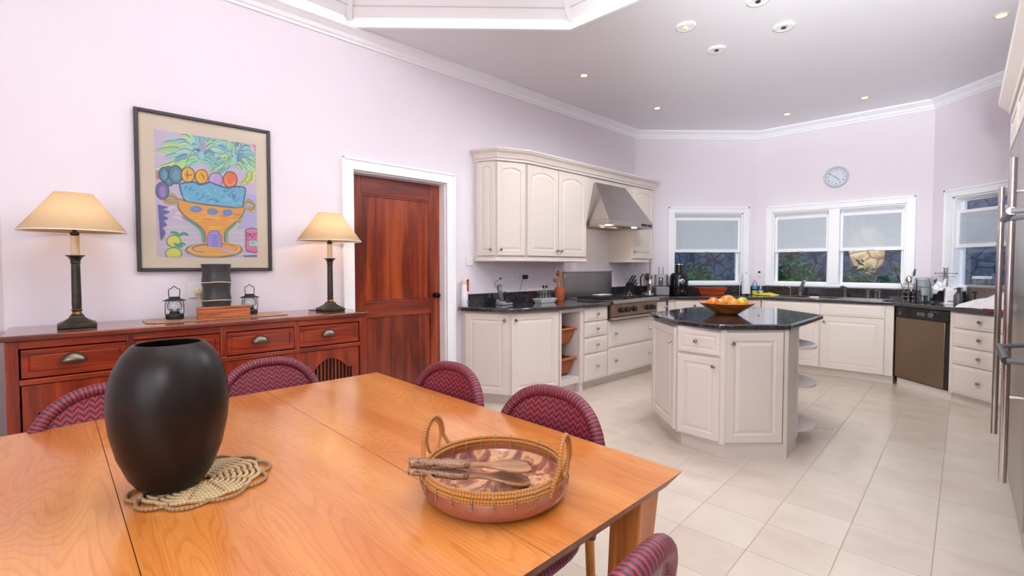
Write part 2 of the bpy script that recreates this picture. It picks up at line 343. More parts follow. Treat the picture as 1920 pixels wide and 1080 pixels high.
def rubble():
    m, nt, b = new_mat('rubble_stone'); co = coords(nt, (1, 1, 1))
    v = N(nt, 'ShaderNodeTexVoronoi'); v.inputs['Scale'].default_value = 4.2; nt.links.new(co, v.inputs['Vector'])
    v2 = N(nt, 'ShaderNodeTexVoronoi', feature='DISTANCE_TO_EDGE'); v2.inputs['Scale'].default_value = 4.2; nt.links.new(co, v2.inputs['Vector'])
    c = ramp(nt, v.outputs['Distance'], [(0.1, srgb(92, 98, 108)), (0.5, srgb(120, 124, 130)), (0.8, srgb(100, 92, 92))])
    lt = N(nt, 'ShaderNodeMath', operation='LESS_THAN'); lt.inputs[1].default_value = 0.035; nt.links.new(v2.outputs['Distance'], lt.inputs[0])
    nz = N(nt, 'ShaderNodeTexNoise'); nz.inputs['Scale'].default_value = 9; nz.inputs['Detail'].default_value = 6; nt.links.new(co, nz.inputs['Vector'])
    m1 = N(nt, 'ShaderNodeMix', data_type='RGBA', blend_type='MULTIPLY'); m1.inputs['Factor'].default_value = 1.0; nt.links.new(c, m1.inputs[6])
    nt.links.new(ramp(nt, nz.outputs[0], [(0.3, (0.35, 0.35, 0.38, 1)), (0.7, (1, 1, 1, 1))]), m1.inputs[7])
    mx = N(nt, 'ShaderNodeMix', data_type='RGBA'); nt.links.new(lt.outputs[0], mx.inputs['Factor']); nt.links.new(m1.outputs[2], mx.inputs[6])
    mx.inputs[7].default_value = srgb(52, 54, 60)
    nt.links.new(mx.outputs[2], b.inputs['Base Color']); setp(b, rough=0.85)
    bp = N(nt, 'ShaderNodeBump'); bp.inputs['Strength'].default_value = 1.0; bp.inputs['Distance'].default_value = 0.03
    nt.links.new(v2.outputs['Distance'], bp.inputs['Height']); nt.links.new(bp.outputs[0], b.inputs['Normal'])
    return m
M['rubble'] = rubble()


def shade_mat():
    m, nt, b = new_mat('lampshade_linen'); nt.nodes.remove(b)
    out = [n for n in nt.nodes if n.type == 'OUTPUT_MATERIAL'][0]
    d = N(nt, 'ShaderNodeBsdfDiffuse'); t = N(nt, 'ShaderNodeBsdfTranslucent')
    nz = N(nt, 'ShaderNodeTexNoise'); nz.inputs['Scale'].default_value = 90
    c = ramp(nt, nz.outputs[0], [(0.3, srgb(246, 216, 168)), (0.7, srgb(250, 224, 180))])
    nt.links.new(c, d.inputs[0]); nt.links.new(c, t.inputs[0])
    mx = N(nt, 'ShaderNodeMixShader'); mx.inputs[0].default_value = 0.3
    nt.links.new(d.outputs[0], mx.inputs[1]); nt.links.new(t.outputs[0], mx.inputs[2]); nt.links.new(mx.outputs[0], out.inputs[0])
    return m
M['shade'] = shade_mat()


def paintmat():
    m, nt, b = new_mat('acrylic_paint'); a = N(nt, 'ShaderNodeAttribute'); a.attribute_name = 'paint'
    nt.links.new(a.outputs['Color'], b.inputs['Base Color']); setp(b, rough=0.5); return m
M['paint'] = paintmat()


# ------------------------------------------------------------------ mesh builder
class MB:
    def __init__(s):
        s.v = []; s.f = []; s.uv = []; s.sm = []; s.has = False; s.col = []

    def add(s, vs, fs, uvs=None, smooth=False, col=None):
        o = len(s.v); s.v += [tuple(v) for v in vs]
        for k, f in enumerate(fs):
            s.f.append(tuple(i + o for i in f)); s.uv.append(uvs[k] if uvs else None); s.sm.append(smooth); s.col.append(col)
        if uvs: s.has = True
        return s

    def box(s, x0, x1, y0, y1, z0, z1):
        v = [(x0, y0, z0), (x1, y0, z0), (x1, y1, z0), (x0, y1, z0), (x0, y0, z1), (x1, y0, z1), (x1, y1, z1), (x0, y1, z1)]
        return s.add(v, [(0, 3, 2, 1), (4, 5, 6, 7), (0, 1, 5, 4), (1, 2, 6, 5), (2, 3, 7, 6), (3, 0, 4, 7)])

    def prism(s, poly, z0, z1, m=None):
        """plan polygon (counter-clockwise) extruded in z; m maps a point"""
        n = len(poly); m = m or (lambda p: p)
        v = [m((x, y, z0)) for x, y in poly] + [m((x, y, z1)) for x, y in poly]
        f = [tuple(range(n - 1, -1, -1)), tuple(range(n, 2 * n))] + [(i, (i + 1) % n, n + (i + 1) % n, n + i) for i in range(n)]
        return s.add(v, f)

    def pry(s, poly, y0, y1):   # (x,z) polygon extruded in y
        return s.prism(poly, y0, y1, lambda p: (p[0], -p[2] if False else p[2], p[1]))

    def prx(s, poly, x0, x1):   # (y,z) polygon extruded in x
        return s.prism(poly, x0, x1, lambda p: (p[2], p[0], p[1]))

    def lathe(s, prof, n=24, c=(0, 0, 0), sx=1.0, sy=1.0, axis='z', cap=True, smooth=True):
        vs = []; fs = []; uvs = []
        for r, z in prof:
            for k in range(n):
                a = 2 * PI * k / n; p = (r * math.cos(a) * sx, r * math.sin(a) * sy, z)
                if axis == 'y': p = (p[0], -p[2], p[1])
                if axis == 'x': p = (p[2], p[0], p[1])
                vs.append((p[0] + c[0], p[1] + c[1], p[2] + c[2]))
        L = 0
        for i in range(len(prof) - 1):
            L2 = L + math.hypot(prof[i + 1][0] - prof[i][0], prof[i + 1][1] - prof[i][1])
            for k in range(n):
                k2 = (k + 1) % n; fs.append((i * n + k, i * n + k2, (i + 1) * n + k2, (i + 1) * n + k))
                u0, u1 = k / n, (k + 1) / n; uvs.append([(u0, L), (u1, L), (u1, L2), (u0, L2)])
            L = L2
        s.add(vs, fs, uvs, smooth)
        if cap:
            o = len(s.v) - len(vs)
            if prof[0][0] > 1e-5: s.f.append(tuple(o + k for k in range(n - 1, -1, -1))); s.uv.append(None); s.sm.append(False); s.col.append(None)
            if prof[-1][0] > 1e-5:
                b = o + (len(prof) - 1) * n; s.f.append(tuple(b + k for k in range(n))); s.uv.append(None); s.sm.append(False); s.col.append(None)
        return s

    def tube(s, path, r, n=8, closed=False, caps=True):
        P = [Vector(p) for p in path]; m = len(P); rr = r if isinstance(r, (list, tuple)) else [r] * m
        vs = []; prev = None; L = [0]
        for i in range(1, m + (1 if closed else 0)): L.append(L[-1] + (P[i % m] - P[i - 1]).length)
        for i in range(m):
            a = P[(i - 1) % m] if (closed or i > 0) else P[0]; b = P[(i + 1) % m] if (closed or i < m - 1) else P[-1]
            t = (b - a).normalized()
            if prev is None:
                u = t.orthogonal().normalized()
            else:
                u = (prev - t * prev.dot(t)); u = u.normalized() if u.length > 1e-6 else t.orthogonal().normalized()
            prev = u; w = t.cross(u)
            for k in range(n):
                an = 2 * PI * k / n; vs.append(P[i] + (u * math.cos(an) + w * math.sin(an)) * rr[i])
        fs = []; uvs = []
        for i in range(m if closed else m - 1):
            for k in range(n):
                k2 = (k + 1) % n; i2 = (i + 1) % m; fs.append((i * n + k, i * n + k2, i2 * n + k2, i2 * n + k))
                uvs.append([(L[i], k / n), (L[i], (k + 1) / n), (L[i + 1], (k + 1) / n), (L[i + 1], k / n)])
        s.add(vs, fs, uvs, True)
        if not closed and caps:
            s.add([vs[k] for k in range(n)], [tuple(range(n - 1, -1, -1))]); s.add([vs[(m - 1) * n + k] for k in range(n)], [tuple(range(n))])
        return s

    def cyl(s, a, b, r, n=12): return s.tube([a, b], r, n)

    def grid(s, pts, uvf=None, smooth=True):
        h, w = len(pts), len(pts[0]); vs = [p for row in pts for p in row]; fs = []; uvs = []
        for i in range(h - 1):
            for j in range(w - 1):
                q = [(i, j), (i, j + 1), (i + 1, j + 1), (i + 1, j)]
                fs.append(tuple(a * w + b for a, b in q)); uvs.append([uvf(a, b) if uvf else (a, b) for a, b in q])
        return s.add(vs, fs, uvs, smooth)

    def ball(s, c, rx, ry, rz, n=16, m=10):
        prof = [(math.sin(PI * i / m), -math.cos(PI * i / m)) for i in range(m + 1)]; o = len(s.v)
        s.lathe([(max(r, 1e-4), z) for r, z in prof], n, cap=False)
        for i in range(o, len(s.v)):
            x, y, z = s.v[i]; s.v[i] = (x * rx + c[0], y * ry + c[1], z * rz + c[2])
        return s

    def xform(s, mat, start=0):
        for i in range(start, len(s.v)): s.v[i] = tuple(mat @ Vector(s.v[i]))
        return s

    def build(s, name, mat, parent=None, bevel=0.0, seg=2, solid=0.0, ang=35, label=None, fix=True):
        me = bpy.data.meshes.new(name); me.from_pydata(s.v, [], s.f)
        if s.has:
            ul = me.uv_layers.new(name='UVMap'); li = 0
            for k, f in enumerate(s.f):
                for c in range(len(f)):
                    if s.uv[k]: ul.data[li].uv = s.uv[k][c]
                    li += 1
        if any(c is not None for c in s.col):
            at = me.color_attributes.new('paint', 'FLOAT_COLOR', 'CORNER'); li = 0
            for k, f in enumerate(s.f):
                for c in range(len(f)):
                    at.data[li].color = s.col[k] or (1, 1, 1, 1); li += 1
        if fix and not s.has and not any(s.col):
            bm = bmesh.new(); bm.from_mesh(me); bmesh.ops.recalc_face_normals(bm, faces=bm.faces); bm.to_mesh(me); bm.free()
        for k, p in enumerate(me.polygons): p.use_smooth = s.sm[k] or bevel > 0
        if any(s.sm) or bevel > 0: me.set_sharp_from_angle(angle=R(ang))
        me.materials.append(M[mat] if isinstance(mat, str) else mat)
        o = bpy.data.objects.new(name, me); COL.objects.link(o)
        if parent: o.parent = parent
        if bevel > 0:
            b = o.modifiers.new('bevel', 'BEVEL'); b.width = bevel; b.segments = seg; b.limit_method = 'ANGLE'; b.angle_limit = R(35)
        if solid:
            b = o.modifiers.new('solid', 'SOLIDIFY'); b.thickness = solid; b.offset = 0
        if label: o['label'] = label
        return o


def tag(o, label=None, cat=None, group=None, kind=None):
    if label: o['label'] = label
    if cat: o['category'] = cat
    if group: o['group'] = group
    if kind: o['kind'] = kind
    return o


def thing(name, label, cat, loc=(0, 0, 0), rz=0, group=None):
    o = bpy.data.objects.new(name, None); COL.objects.link(o); o.empty_display_size = 0.05
    o.location = loc; o.rotation_euler = (0, 0, rz); return tag(o, label, cat, group)


def struct(o): o['kind'] = 'structure'; return o


def dup(root, loc, rz, label=None):
    r = root.copy(); COL.objects.link(r); r.location = loc; r.rotation_euler = (0, 0, rz)
    if label: r['label'] = label
    for ch in list(root.children):
        c = ch.copy(); COL.objects.link(c); c.parent = r
        for g in list(ch.children):
            d = g.copy(); COL.objects.link(d); d.parent = c
    return r


# wall frames: origin + direction; local x runs along the wall, local -y into the room
WF = {0: ((-2.662, 2.570), R(90)), 1: ((1.871, 6.651), R(42)), 2: ((1.871, 6.651), 0.0), 3: ((3.614, 6.651), R(-45)), 4: ((4.935, 5.33), R(-90)), 5: ((3.60, 3.30), R(-135))}


def wl(w, s, off=0.0, z=0.0):
    (ox, oy), t = WF[w]; return (ox + math.cos(t) * s + math.sin(t) * off, oy + math.sin(t) * s - math.cos(t) * off, z)


def wr(w): return WF[w][1]


def sweep(mb, pts, prof, closed=False):
    """profile (inward offset, z) swept along plan points; inward is to the right of travel"""
    n = len(pts); rows = []
    for i in range(n):
        p = Vector(pts[i])
        a = Vector(pts[(i - 1) % n]) if (closed or i > 0) else None; b = Vector(pts[(i + 1) % n]) if (closed or i < n - 1) else None
        ns = []
        if a is not None: d = (p - a).normalized(); ns.append(Vector((d.y, -d.x)))
        if b is not None: d = (b - p).normalized(); ns.append(Vector((d.y, -d.x)))
        m = sum(ns, Vector((0, 0))); m = m / len(ns); m = m / m.length_squared if len(ns) == 2 else m
        rows.append([(p.x + m.x * o, p.y + m.y * o, z) for o, z in prof])
    k = len(prof); vs = [q for r in rows for q in r]; fs = []
    for i in range(n if closed else n - 1):
        for j in range(k):
            j2 = (j + 1) % k; i2 = (i + 1) % n; fs.append((i * k + j, i2 * k + j, i2 * k + j2, i * k + j2))
    if not closed: fs += [tuple(range(k)), tuple((n - 1) * k + j for j in range(k - 1, -1, -1))]
    mb.add(vs, fs); return mb


# ------------------------------------------------------------------ the room shell
CZ = 3.20
c0 = wl(1, -6.10)[:2]; c12 = WF[1][0]; c23 = WF[3][0]; c34 = WF[4][0]; c45 = (4.935, 3.715)
c56 = (2.2, 0.98); c67 = (2.2, -2.6); c78 = (-2.66, -2.6)


def holed_wall(name, w, s0, s1, z1, holes, thick=0.14):
    """wall slab from s0 to s1, outside the room, with rectangular openings (s0,s1,z0,z1)"""
    xs = sorted({s0, s1} | {h[0] for h in holes} | {h[1] for h in holes}); zs = sorted({0.0, z1} | {h[2] for h in holes} | {h[3] for h in holes})
    mb = MB()
    for i in range(len(xs) - 1):
        for j in range(len(zs) - 1):
            cx, cz = (xs[i] + xs[i + 1]) / 2, (zs[j] + zs[j + 1]) / 2
            if any(h[0] < cx < h[1] and h[2] < cz < h[3] for h in holes): continue
            mb.box(xs[i], xs[i + 1], 0, thick, zs[j], zs[j + 1])
    o = mb.build(name, 'wall'); o.location = wl(w, 0)[:2] + (0,); o.rotation_euler = (0, 0, wr(w)); return struct(o)


H1 = (0.56, 1.545, 1.07, 2.06)            # window on wall 2 (s,s,z,z)
H2 = (0.215, 1.64, 1.07, 2.05)            # double window on wall 3
H3 = (0.245, 1.18, 1.07, 2.06)            # window on wall 4
DO = (-4.15, -3.235, 0.0, 2.085)          # door opening on wall 1
holed_wall('wall_northwest', 1, -6.10, 0.0, CZ, [DO])
holed_wall('wall_north', 2, 0.0, 1.743, CZ, [H1])
holed_wall('wall_northeast', 3, 0.0, 1.868, CZ, [H2])
holed_wall('wall_east', 4, 0.0, 1.615, CZ, [H3])
for nm, a, b in (('wall_west', c78, c0), ('wall_southeast', c45, c56), ('wall_east_dining', c56, c67), ('wall_south', c67, c78)):
    a = Vector(a); b = Vector(b); d = (b - a).normalized(); n = Vector((-d.y, d.x)) * 0.14
    if nm == 'wall_west': pass
    struct(MB().prism([tuple(a), tuple(b), tuple(b + n), tuple(a + n)], 0, CZ).build(nm, 'wall'))
struct(MB().box(-2.9, 5.3, -2.8, 6.85, -0.1, 0.0).build('floor', 'tile'))

# ceiling with the octagonal opening of the raised vault
OCX, OCY, AP = -0.33, 1.70, 2.13
octp = [(OCX + AP / math.cos(PI / 8) * math.cos(R(22.5 + 45 * k)), OCY + AP / math.cos(PI / 8) * math.sin(R(22.5 + 45 * k))) for k in range(8)]
bm = bmesh.new()
outer = [(-2.8, -2.75), (2.35, -2.75), (2.35, 0.95), (5.08, 3.66), (5.08, 5.39), (3.67, 6.79), (1.82, 6.79), (-2.8, 2.64)]
def loop(pts):
    v = [bm.verts.new((x, y, CZ)) for x, y in pts]; return [bm.edges.new((v[i], v[(i + 1) % len(v)])) for i in range(len(v))]
ed = loop(outer) + loop(octp)
r_ = bmesh.ops.triangle_fill(bm, use_beauty=True, use_dissolve=False, edges=ed)
bm.faces.ensure_lookup_table()
bad = [f for f in bm.faces if math.hypot(f.calc_center_median().x - OCX, f.calc_center_median().y - OCY) < AP * 0.55 and all(math.hypot(v.co.x - OCX, v.co.y - OCY) < AP * 1.1 for v in f.verts)]
bmesh.ops.delete(bm, geom=bad, context='FACES')
g_ = bmesh.ops.extrude_face_region(bm, geom=bm.faces[:])
for e in g_['geom']:
    if isinstance(e, bmesh.types.BMVert): e.co.z += 0.08
bmesh.ops.recalc_face_normals(bm, faces=bm.faces)
me = bpy.data.meshes.new('ceiling'); bm.to_mesh(me); bm.free(); me.materials.append(M['ceiling'])
ceil = bpy.data.objects.new('ceiling', me); COL.objects.link(ceil); struct(ceil)
# vault
mb = MB()
rings = [(AP, CZ + 0.005), (AP, CZ + 0.075), (0.55, CZ + 1.0), (0.001, CZ + 1.02)]
vs = []
for ap, z in rings:
    for k in range(8): vs.append((OCX + ap / math.cos(PI / 8) * math.cos(R(22.5 + 45 * k)), OCY + ap / math.cos(PI / 8) * math.sin(R(22.5 + 45 * k)), z))
fs = [(i * 8 + k, i * 8 + (k + 1) % 8, (i + 1) * 8 + (k + 1) % 8, (i + 1) * 8 + k) for i in range(3) for k in range(8)]
mb.add(vs, fs); vault = struct(mb.build('ceiling_vault', 'planks', solid=0.02))
mb = MB()
for k in range(8):
    a = R(22.5 + 45 * k); q = AP / math.cos(PI / 8) - 0.01; q2 = 0.6
    mb.tube([(OCX + q * math.cos(a), OCY + q * math.sin(a), CZ + 0.06), (OCX + q2 * math.cos(a), OCY + q2 * math.sin(a), CZ + 0.955)], 0.025, 4)
sweep(mb, octp[::-1], [(-0.01, CZ - 0.012), (0.022, CZ - 0.012), (0.022, CZ + 0.04), (-0.01, CZ + 0.04)], closed=True)
tr = mb.build('trim_1', 'trim'); struct(tr)
# crown moulding round the room
crown_prof = [(0.0, CZ - 0.105), (0.012, CZ - 0.105), (0.012, CZ - 0.088), (0.025, CZ - 0.08), (0.035, CZ - 0.055), (0.07, CZ - 0.03), (0.085, CZ - 0.022), (0.085, CZ - 0.001), (0.0, CZ - 0.001)]
struct(sweep(MB(), [c78, c0, c12, c23, c34, c45, c56, c67], crown_prof, closed=True).build('trim_2', 'trim'))
# baseboards where the walls are free
struct(sweep(MB(), [wl(1, -3.14)[:2], wl(1, -3.09)[:2]], [(0, 0), (0.015, 0), (0.015, 0.1), (0, 0.11)]).build('baseboard_northwest', 'trim'))
struct(sweep(MB(), [c78, (c0[0], c0[1])], [(0, 0), (0.015, 0), (0.015, 0.1), (0, 0.11)]).build('baseboard_west', 'trim'))

# ---- door with casing, on wall 1
mb = MB()
cw = 0.095
mb.box(DO[0] - cw, DO[0] - 0.0, -0.028, 0, 0, DO[3] + cw); mb.box(DO[1], DO[1] + cw, -0.028, 0, 0, DO[3] + cw)
mb.box(DO[0], DO[1], -0.028, 0, DO[3], DO[3] + cw)
mb.box(DO[0] - cw, DO[0] - cw + 0.02, -0.036, -0.028, 0, DO[3] + cw); mb.box(DO[1] + cw - 0.02, DO[1] + cw, -0.036, -0.028, 0, DO[3] + cw); mb.box(DO[0] - cw, DO[1] + cw, -0.036, -0.028, DO[3] + cw - 0.02, DO[3] + cw)
mb.box(DO[0], DO[0] + 0.012, 0.0, 0.14, 0, DO[3]); mb.box(DO[1] - 0.012, DO[1], 0.0, 0.14, 0, DO[3]); mb.box(DO[0], DO[1], 0.0, 0.14, DO[3] - 0.012, DO[3])
cas = mb.build('trim_3', 'trim', bevel=0.003); cas.location = wl(1, 0); cas.rotation_euler.z = wr(1); struct(cas)
dr = thing('door_1', None, None, wl(1, DO[0] + 0.014, -0.085), wr(1)); struct(dr)
DW = DO[1] - DO[0] - 0.028; DH = DO[3] - 0.016
MB().box(0, 0.10, 0, 0.045, 0.005, DH).box(DW - 0.10, DW, 0, 0.045, 0.005, DH).build('stile', 'door_z', dr, bevel=0.003)
MB().box(0.10, DW - 0.10, 0.001, 0.044, DH - 0.15, DH).box(0.10, DW - 0.10, 0.001, 0.044, 0.86, 1.0).box(0.10, DW - 0.10, 0.001, 0.044, 0.005, 0.20).build('rail', 'door_x', dr, bevel=0.003)
mb = MB(); n = 5; pw = (DW - 0.2) / n
for k in range(n): mb.box(0.10 + k * pw + 0.001, 0.10 + (k + 1) * pw - 0.001, 0.012, 0.032, 1.0, DH - 0.15)
mb.build('door_panel', 'door_z', dr, bevel=0.002)
mb = MB()
for k in range(n): mb.box(0.10 + k * pw + 0.001, 0.10 + (k + 1) * pw - 0.001, 0.012, 0.032, 0.20, 0.86)
mb.build('door_panel', 'door_d', dr, bevel=0.002)
mb = MB()
mb.box(0.10, 0.118, 0.004, 0.013, 1.0, DH - 0.15).box(DW - 0.118, DW - 0.10, 0.004, 0.013, 1.0, DH - 0.15).box(0.118, DW - 0.118, 0.004, 0.013, 1.0, 1.018).box(0.118, DW - 0.118, 0.004, 0.013, DH - 0.168, DH - 0.15)
mb.build('panel_moulding', 'door_d', dr, bevel=0.002)
kn = MB().lathe([(0.026, 0), (0.026, 0.006), (0.009, 0.008), (0.009, 0.03), (0.024, 0.038), (0.028, 0.05), (0.022, 0.062), (0.0001, 0.066)], 20, axis='y').build('door_handle', 'bluewood', dr)
kn.location = (DW - 0.055, 0, 1.03)

# ---- windows
def window(name, w, s0, s1, z0, z1, units=1, gap=0.05):
    root = thing(name, None, None, wl(w, s0, 0, z0), wr(w)); struct(root); W = s1 - s0; Hh = z1 - z0
    mb = MB(); cw = 0.085
    for a, b, c, d in ((-cw, 0, -0.03, Hh + cw), (W, W + cw, -0.03, Hh + cw), (0, W, Hh, Hh + cw)): mb.box(a, b, -0.022, 0, c, d)
    for a, b, c, d in ((-cw, -cw + 0.022, -0.03, Hh + cw), (W + cw - 0.022, W + cw, -0.03, Hh + cw), (-cw, W + cw, Hh + cw - 0.022, Hh + cw)): mb.box(a, b, -0.032, -0.022, c, d)
    mb.box(-cw, W + cw, -0.03, 0, -0.03, 0.0)
    mb.build('window_casing', 'trim', root, bevel=0.003)
    mb = MB(); mb.box(0, 0.018, 0, 0.14, 0, Hh).box(W - 0.018, W, 0, 0.14, 0, Hh).box(0, W, 0, 0.14, Hh - 0.018, Hh).box(0, W, 0, 0.14, 0, 0.014)
    mb.build('window_frame', 'trim', root, bevel=0.002)
    uw = (W - (units - 1) * 0.085) / units
    for u in range(units):
        x0 = u * (uw + 0.085) + 0.018; x1 = x0 + uw - 0.036
        if u: MB().box(x0 - 0.121, x0, -0.02, 0.14, 0.014, Hh - 0.018).build('mullion', 'trim', root, bevel=0.003)
        mid = Hh * 0.44
        # outer fixed sash low and high
        mb = MB(); t = 0.028
        mb.box(x0, x0 + t, 0.085, 0.115, 0.014, Hh - 0.018).box(x1 - t, x1, 0.085, 0.115, 0.014, Hh - 0.018).box(x0 + t, x1 - t, 0.085, 0.115, 0.014, 0.03).box(x0 + t, x1 - t, 0.085, 0.115, Hh - 0.05, Hh - 0.018)
        mb.build('sash', 'trim', root, bevel=0.002)
        MB().box(x0 + t, x1 - t, 0.098, 0.102, 0.03, Hh - 0.05).build('pane', 'glass', root)
        # raised inner sash with the blind inside it
        top = Hh - 0.018 - gap
        mb = MB(); t2 = 0.032
        mb.box(x0, x0 + t2, 0.035, 0.07, mid, top).box(x1 - t2, x1, 0.035, 0.07, mid, top).box(x0 + t2, x1 - t2, 0.035, 0.07, mid, mid + 0.042).box(x0 + t2, x1 - t2, 0.035, 0.07, top - 0.035, top)
        sh = mb.build('sash', 'trim', root, bevel=0.002)
        mb = MB(); xc = (x0 + x1) / 2; mb.box(xc - 0.04, xc + 0.04, 0.024, 0.035, mid + 0.004, mid + 0.016).box(xc - 0.04, xc + 0.04, 0.02, 0.026, mid + 0.004, mid + 0.024); mb.build('sash_lift', 'whitep', sh, bevel=0.002)
        mb = MB(); zz = mid + 0.05
        while zz < top - 0.045:
            mb.box(x0 + t2 + 0.002, x1 - t2 - 0.002, 0.050, 0.0512, zz, zz + 0.0118); zz += 0.0135
            vtx = len(mb.v)
            for q in range(vtx - 8, vtx):
                X, Y, Z = mb.v[q]; mb.v[q] = (X, Y + (0.0022 if q - (vtx - 8) >= 4 else -0.0022), Z)
        mb.box(x0 + t2 + 0.002, x1 - t2 - 0.002, 0.043, 0.057, mid + 0.043, mid + 0.051).box(x0 + t2 + 0.002, x1 - t2 - 0.002, 0.043, 0.06, top - 0.047, top - 0.036)
        for fx in (0.18, 0.8): mb.box(x0 + (x1 - x0) * fx, x0 + (x1 - x0) * fx + 0.002, 0.046, 0.0475, mid + 0.05, top - 0.04)
        mb.build('blind', 'blind', root)
        MB().box(x0 + t2, x1 - t2, 0.037, 0.040, mid + 0.042, top - 0.035).build('pane', 'glass', root)
        if gap < 0.08: 
            mb = MB()
            for q in range(3): mb.box(x0 + 0.03, x1 - 0.03, 0.076, 0.0775, top + 0.002 + q * 0.0135, top + 0.013 + q * 0.0135)
            mb.build('blind', 'blind', root)
        MB().box(x0 + 0.002, x1 - 0.002, 0.036, 0.082, Hh - 0.034, Hh - 0.0185).build('blind_headrail', 'whitep', root)
    return root
window('window_1', 2, *H1); window('window_2', 3, *H2, units=2); window('window_3', 4, *H3, gap=0.13)

# ------------------------------------------------------------------ outside
struct(MB().box(-2.0, 14, 6.9, 15, -0.12, -0.02).box(5.1, 14, -3, 6.9, -0.12, -0.02).build('ground', 'soil'))
st = tag(MB().prism([(-1, 9.6), (6.0, 9.6), (8.6, 7.0), (9.0, 7.3), (6.3, 10.1), (-1, 10.1)], -0.02, 3.4).build('garden_wall', 'rubble', bevel=0.02), 'rubble stone garden wall seen behind the shrubs outside the windows', 'wall')
rf = MB().prx([(0.0, 0.15), (0.0, 0.0), (4.6, 2.1), (4.6, 2.25)], 0, 6.5).build('slate_roof', 'slate'); rf.location = (8.8, 6.6, 0.3); rf.rotation_euler.z = R(-75)
tag(rf, 'blue grey slate roof slope seen low outside the right hand window', 'roof')
lamp('dusk_patch', 'SPOT', (6.0, 7.9, 3.2), 1200, (1.0, 0.68, 0.26), tuple(Vector((0.92, 0.90, -1.62)).to_track_quat('-Z', 'Y').to_euler()), spot_size=R(16), spot_blend=0.08, shadow_soft_size=0.02)


def shrub(name, label, x, y, h, rad, nleaf, seed, mat='leaf', cat='shrub', group='shrubs outside the windows', leaf=0.075, z0=-0.02):
    rnd = random.Random(seed); root = thing(name, label, cat, (x, y, z0), 0, group)
    mb = MB()
    for k in range(7):
        a = rnd.uniform(0, 2 * PI); r = rnd.uniform(0.2, 0.8) * rad
        mb.tube([(0, 0, 0), (r * 0.3 * math.cos(a), r * 0.3 * math.sin(a), h * 0.5), (r * math.cos(a), r * math.sin(a), h * rnd.uniform(0.8, 0.95))], [0.012, 0.008, 0.003], 5)
    mb.build('stem', 'twig', root)
    mb = MB()
    for k in range(nleaf):
        a = rnd.uniform(0, 2 * PI); r = rad * rnd.random() ** 0.5; z = h * (0.35 + 0.65 * rnd.random()) * (1 - 0.35 * (r / rad) ** 2)
        L = leaf * rnd.uniform(0.7, 1.4); w = L * 0.36
        mt = Matrix.Translation((r * math.cos(a), r * math.sin(a), z)) @ Matrix.Rotation(rnd.uniform(0, 2 * PI), 4, 'Z') @ Matrix.Rotation(rnd.uniform(-0.9, 0.9), 4, 'Y') @ Matrix.Rotation(rnd.uniform(-0.6, 0.6), 4, 'X')
        pts = [(0, 0, 0), (L * 0.35, -w, 0.012), (L * 0.75, -w * 0.8, 0.006), (L, 0, -0.012), (L * 0.75, w * 0.8, 0.006), (L * 0.35, w, 0.012)]
        mb.add([tuple(mt @ Vector(p)) for p in pts], [(0, 1, 2, 3), (0, 3, 4, 5)])
    mb.build('foliage' if mat == 'leaf' else 'petals', mat, root, fix=False)
    return root
shrub('shrub', 'low green leafy shrub outside the small window behind the black juicer', 3.15, 7.6, 1.42, 0.40, 900, 1)
shrub('shrub', 'dense green shrub outside the left pane of the double window', 4.55, 7.35, 1.58, 0.42, 1300, 2)
shrub('shrub', 'tall green shrub behind the red flowers outside the double window', 4.45, 8.0, 1.62, 0.48, 1300, 3)
shrub('shrub', 'green shrub outside the right pane of the double window', 5.15, 6.75, 1.42, 0.36, 650, 4)
shrub('shrub', 'leafy shrub at the right edge of the double window outside', 5.75, 6.45, 1.52, 0.42, 800, 5)
shrub('shrub', 'round dark shrub standing before the slate roof outside the right window', 7.2, 5.9, 1.65, 0.5, 1100, 6)
fc = thing('flowering_plant', 'red flowers at the lower left of the double window outside', 'flowers', (4.02, 6.97, -0.02)); rf_ = random.Random(21)
mb = MB()
for k in range(5): mb.tube([(0, 0, 0), (0.03 * math.cos(k * 1.3), 0.02 * math.sin(k * 1.3), 0.6), (0.09 * math.cos(k * 1.3), 0.07 * math.sin(k * 1.3), 1.1)], [0.008, 0.006, 0.004], 5)
mb.build('stem', 'twig', fc)
for k in range(14):
    cx, cy, cz = rf_.uniform(-0.12, 0.12), rf_.uniform(-0.08, 0.08), rf_.uniform(1.06, 1.19); mb = MB()
    for q in range(5):
        a = 2 * PI * q / 5 + k; d_ = Vector((math.cos(a), math.sin(a) * 0.6, 0.5 * math.sin(a * 2 + k))); u_ = Vector((-math.sin(a), math.cos(a), 0.3))
        mb.add([(cx, cy, cz), tuple(Vector((cx, cy, cz)) + d_ * 0.02 - u_ * 0.014), tuple(Vector((cx, cy, cz)) + d_ * 0.042), tuple(Vector((cx, cy, cz)) + d_ * 0.02 + u_ * 0.014)], [(0, 1, 2, 3)])
    mb.ball((cx, cy, cz), 0.008, 0.008, 0.008, 8, 6); mb.build('flower', 'redleaf', fc, fix=False)

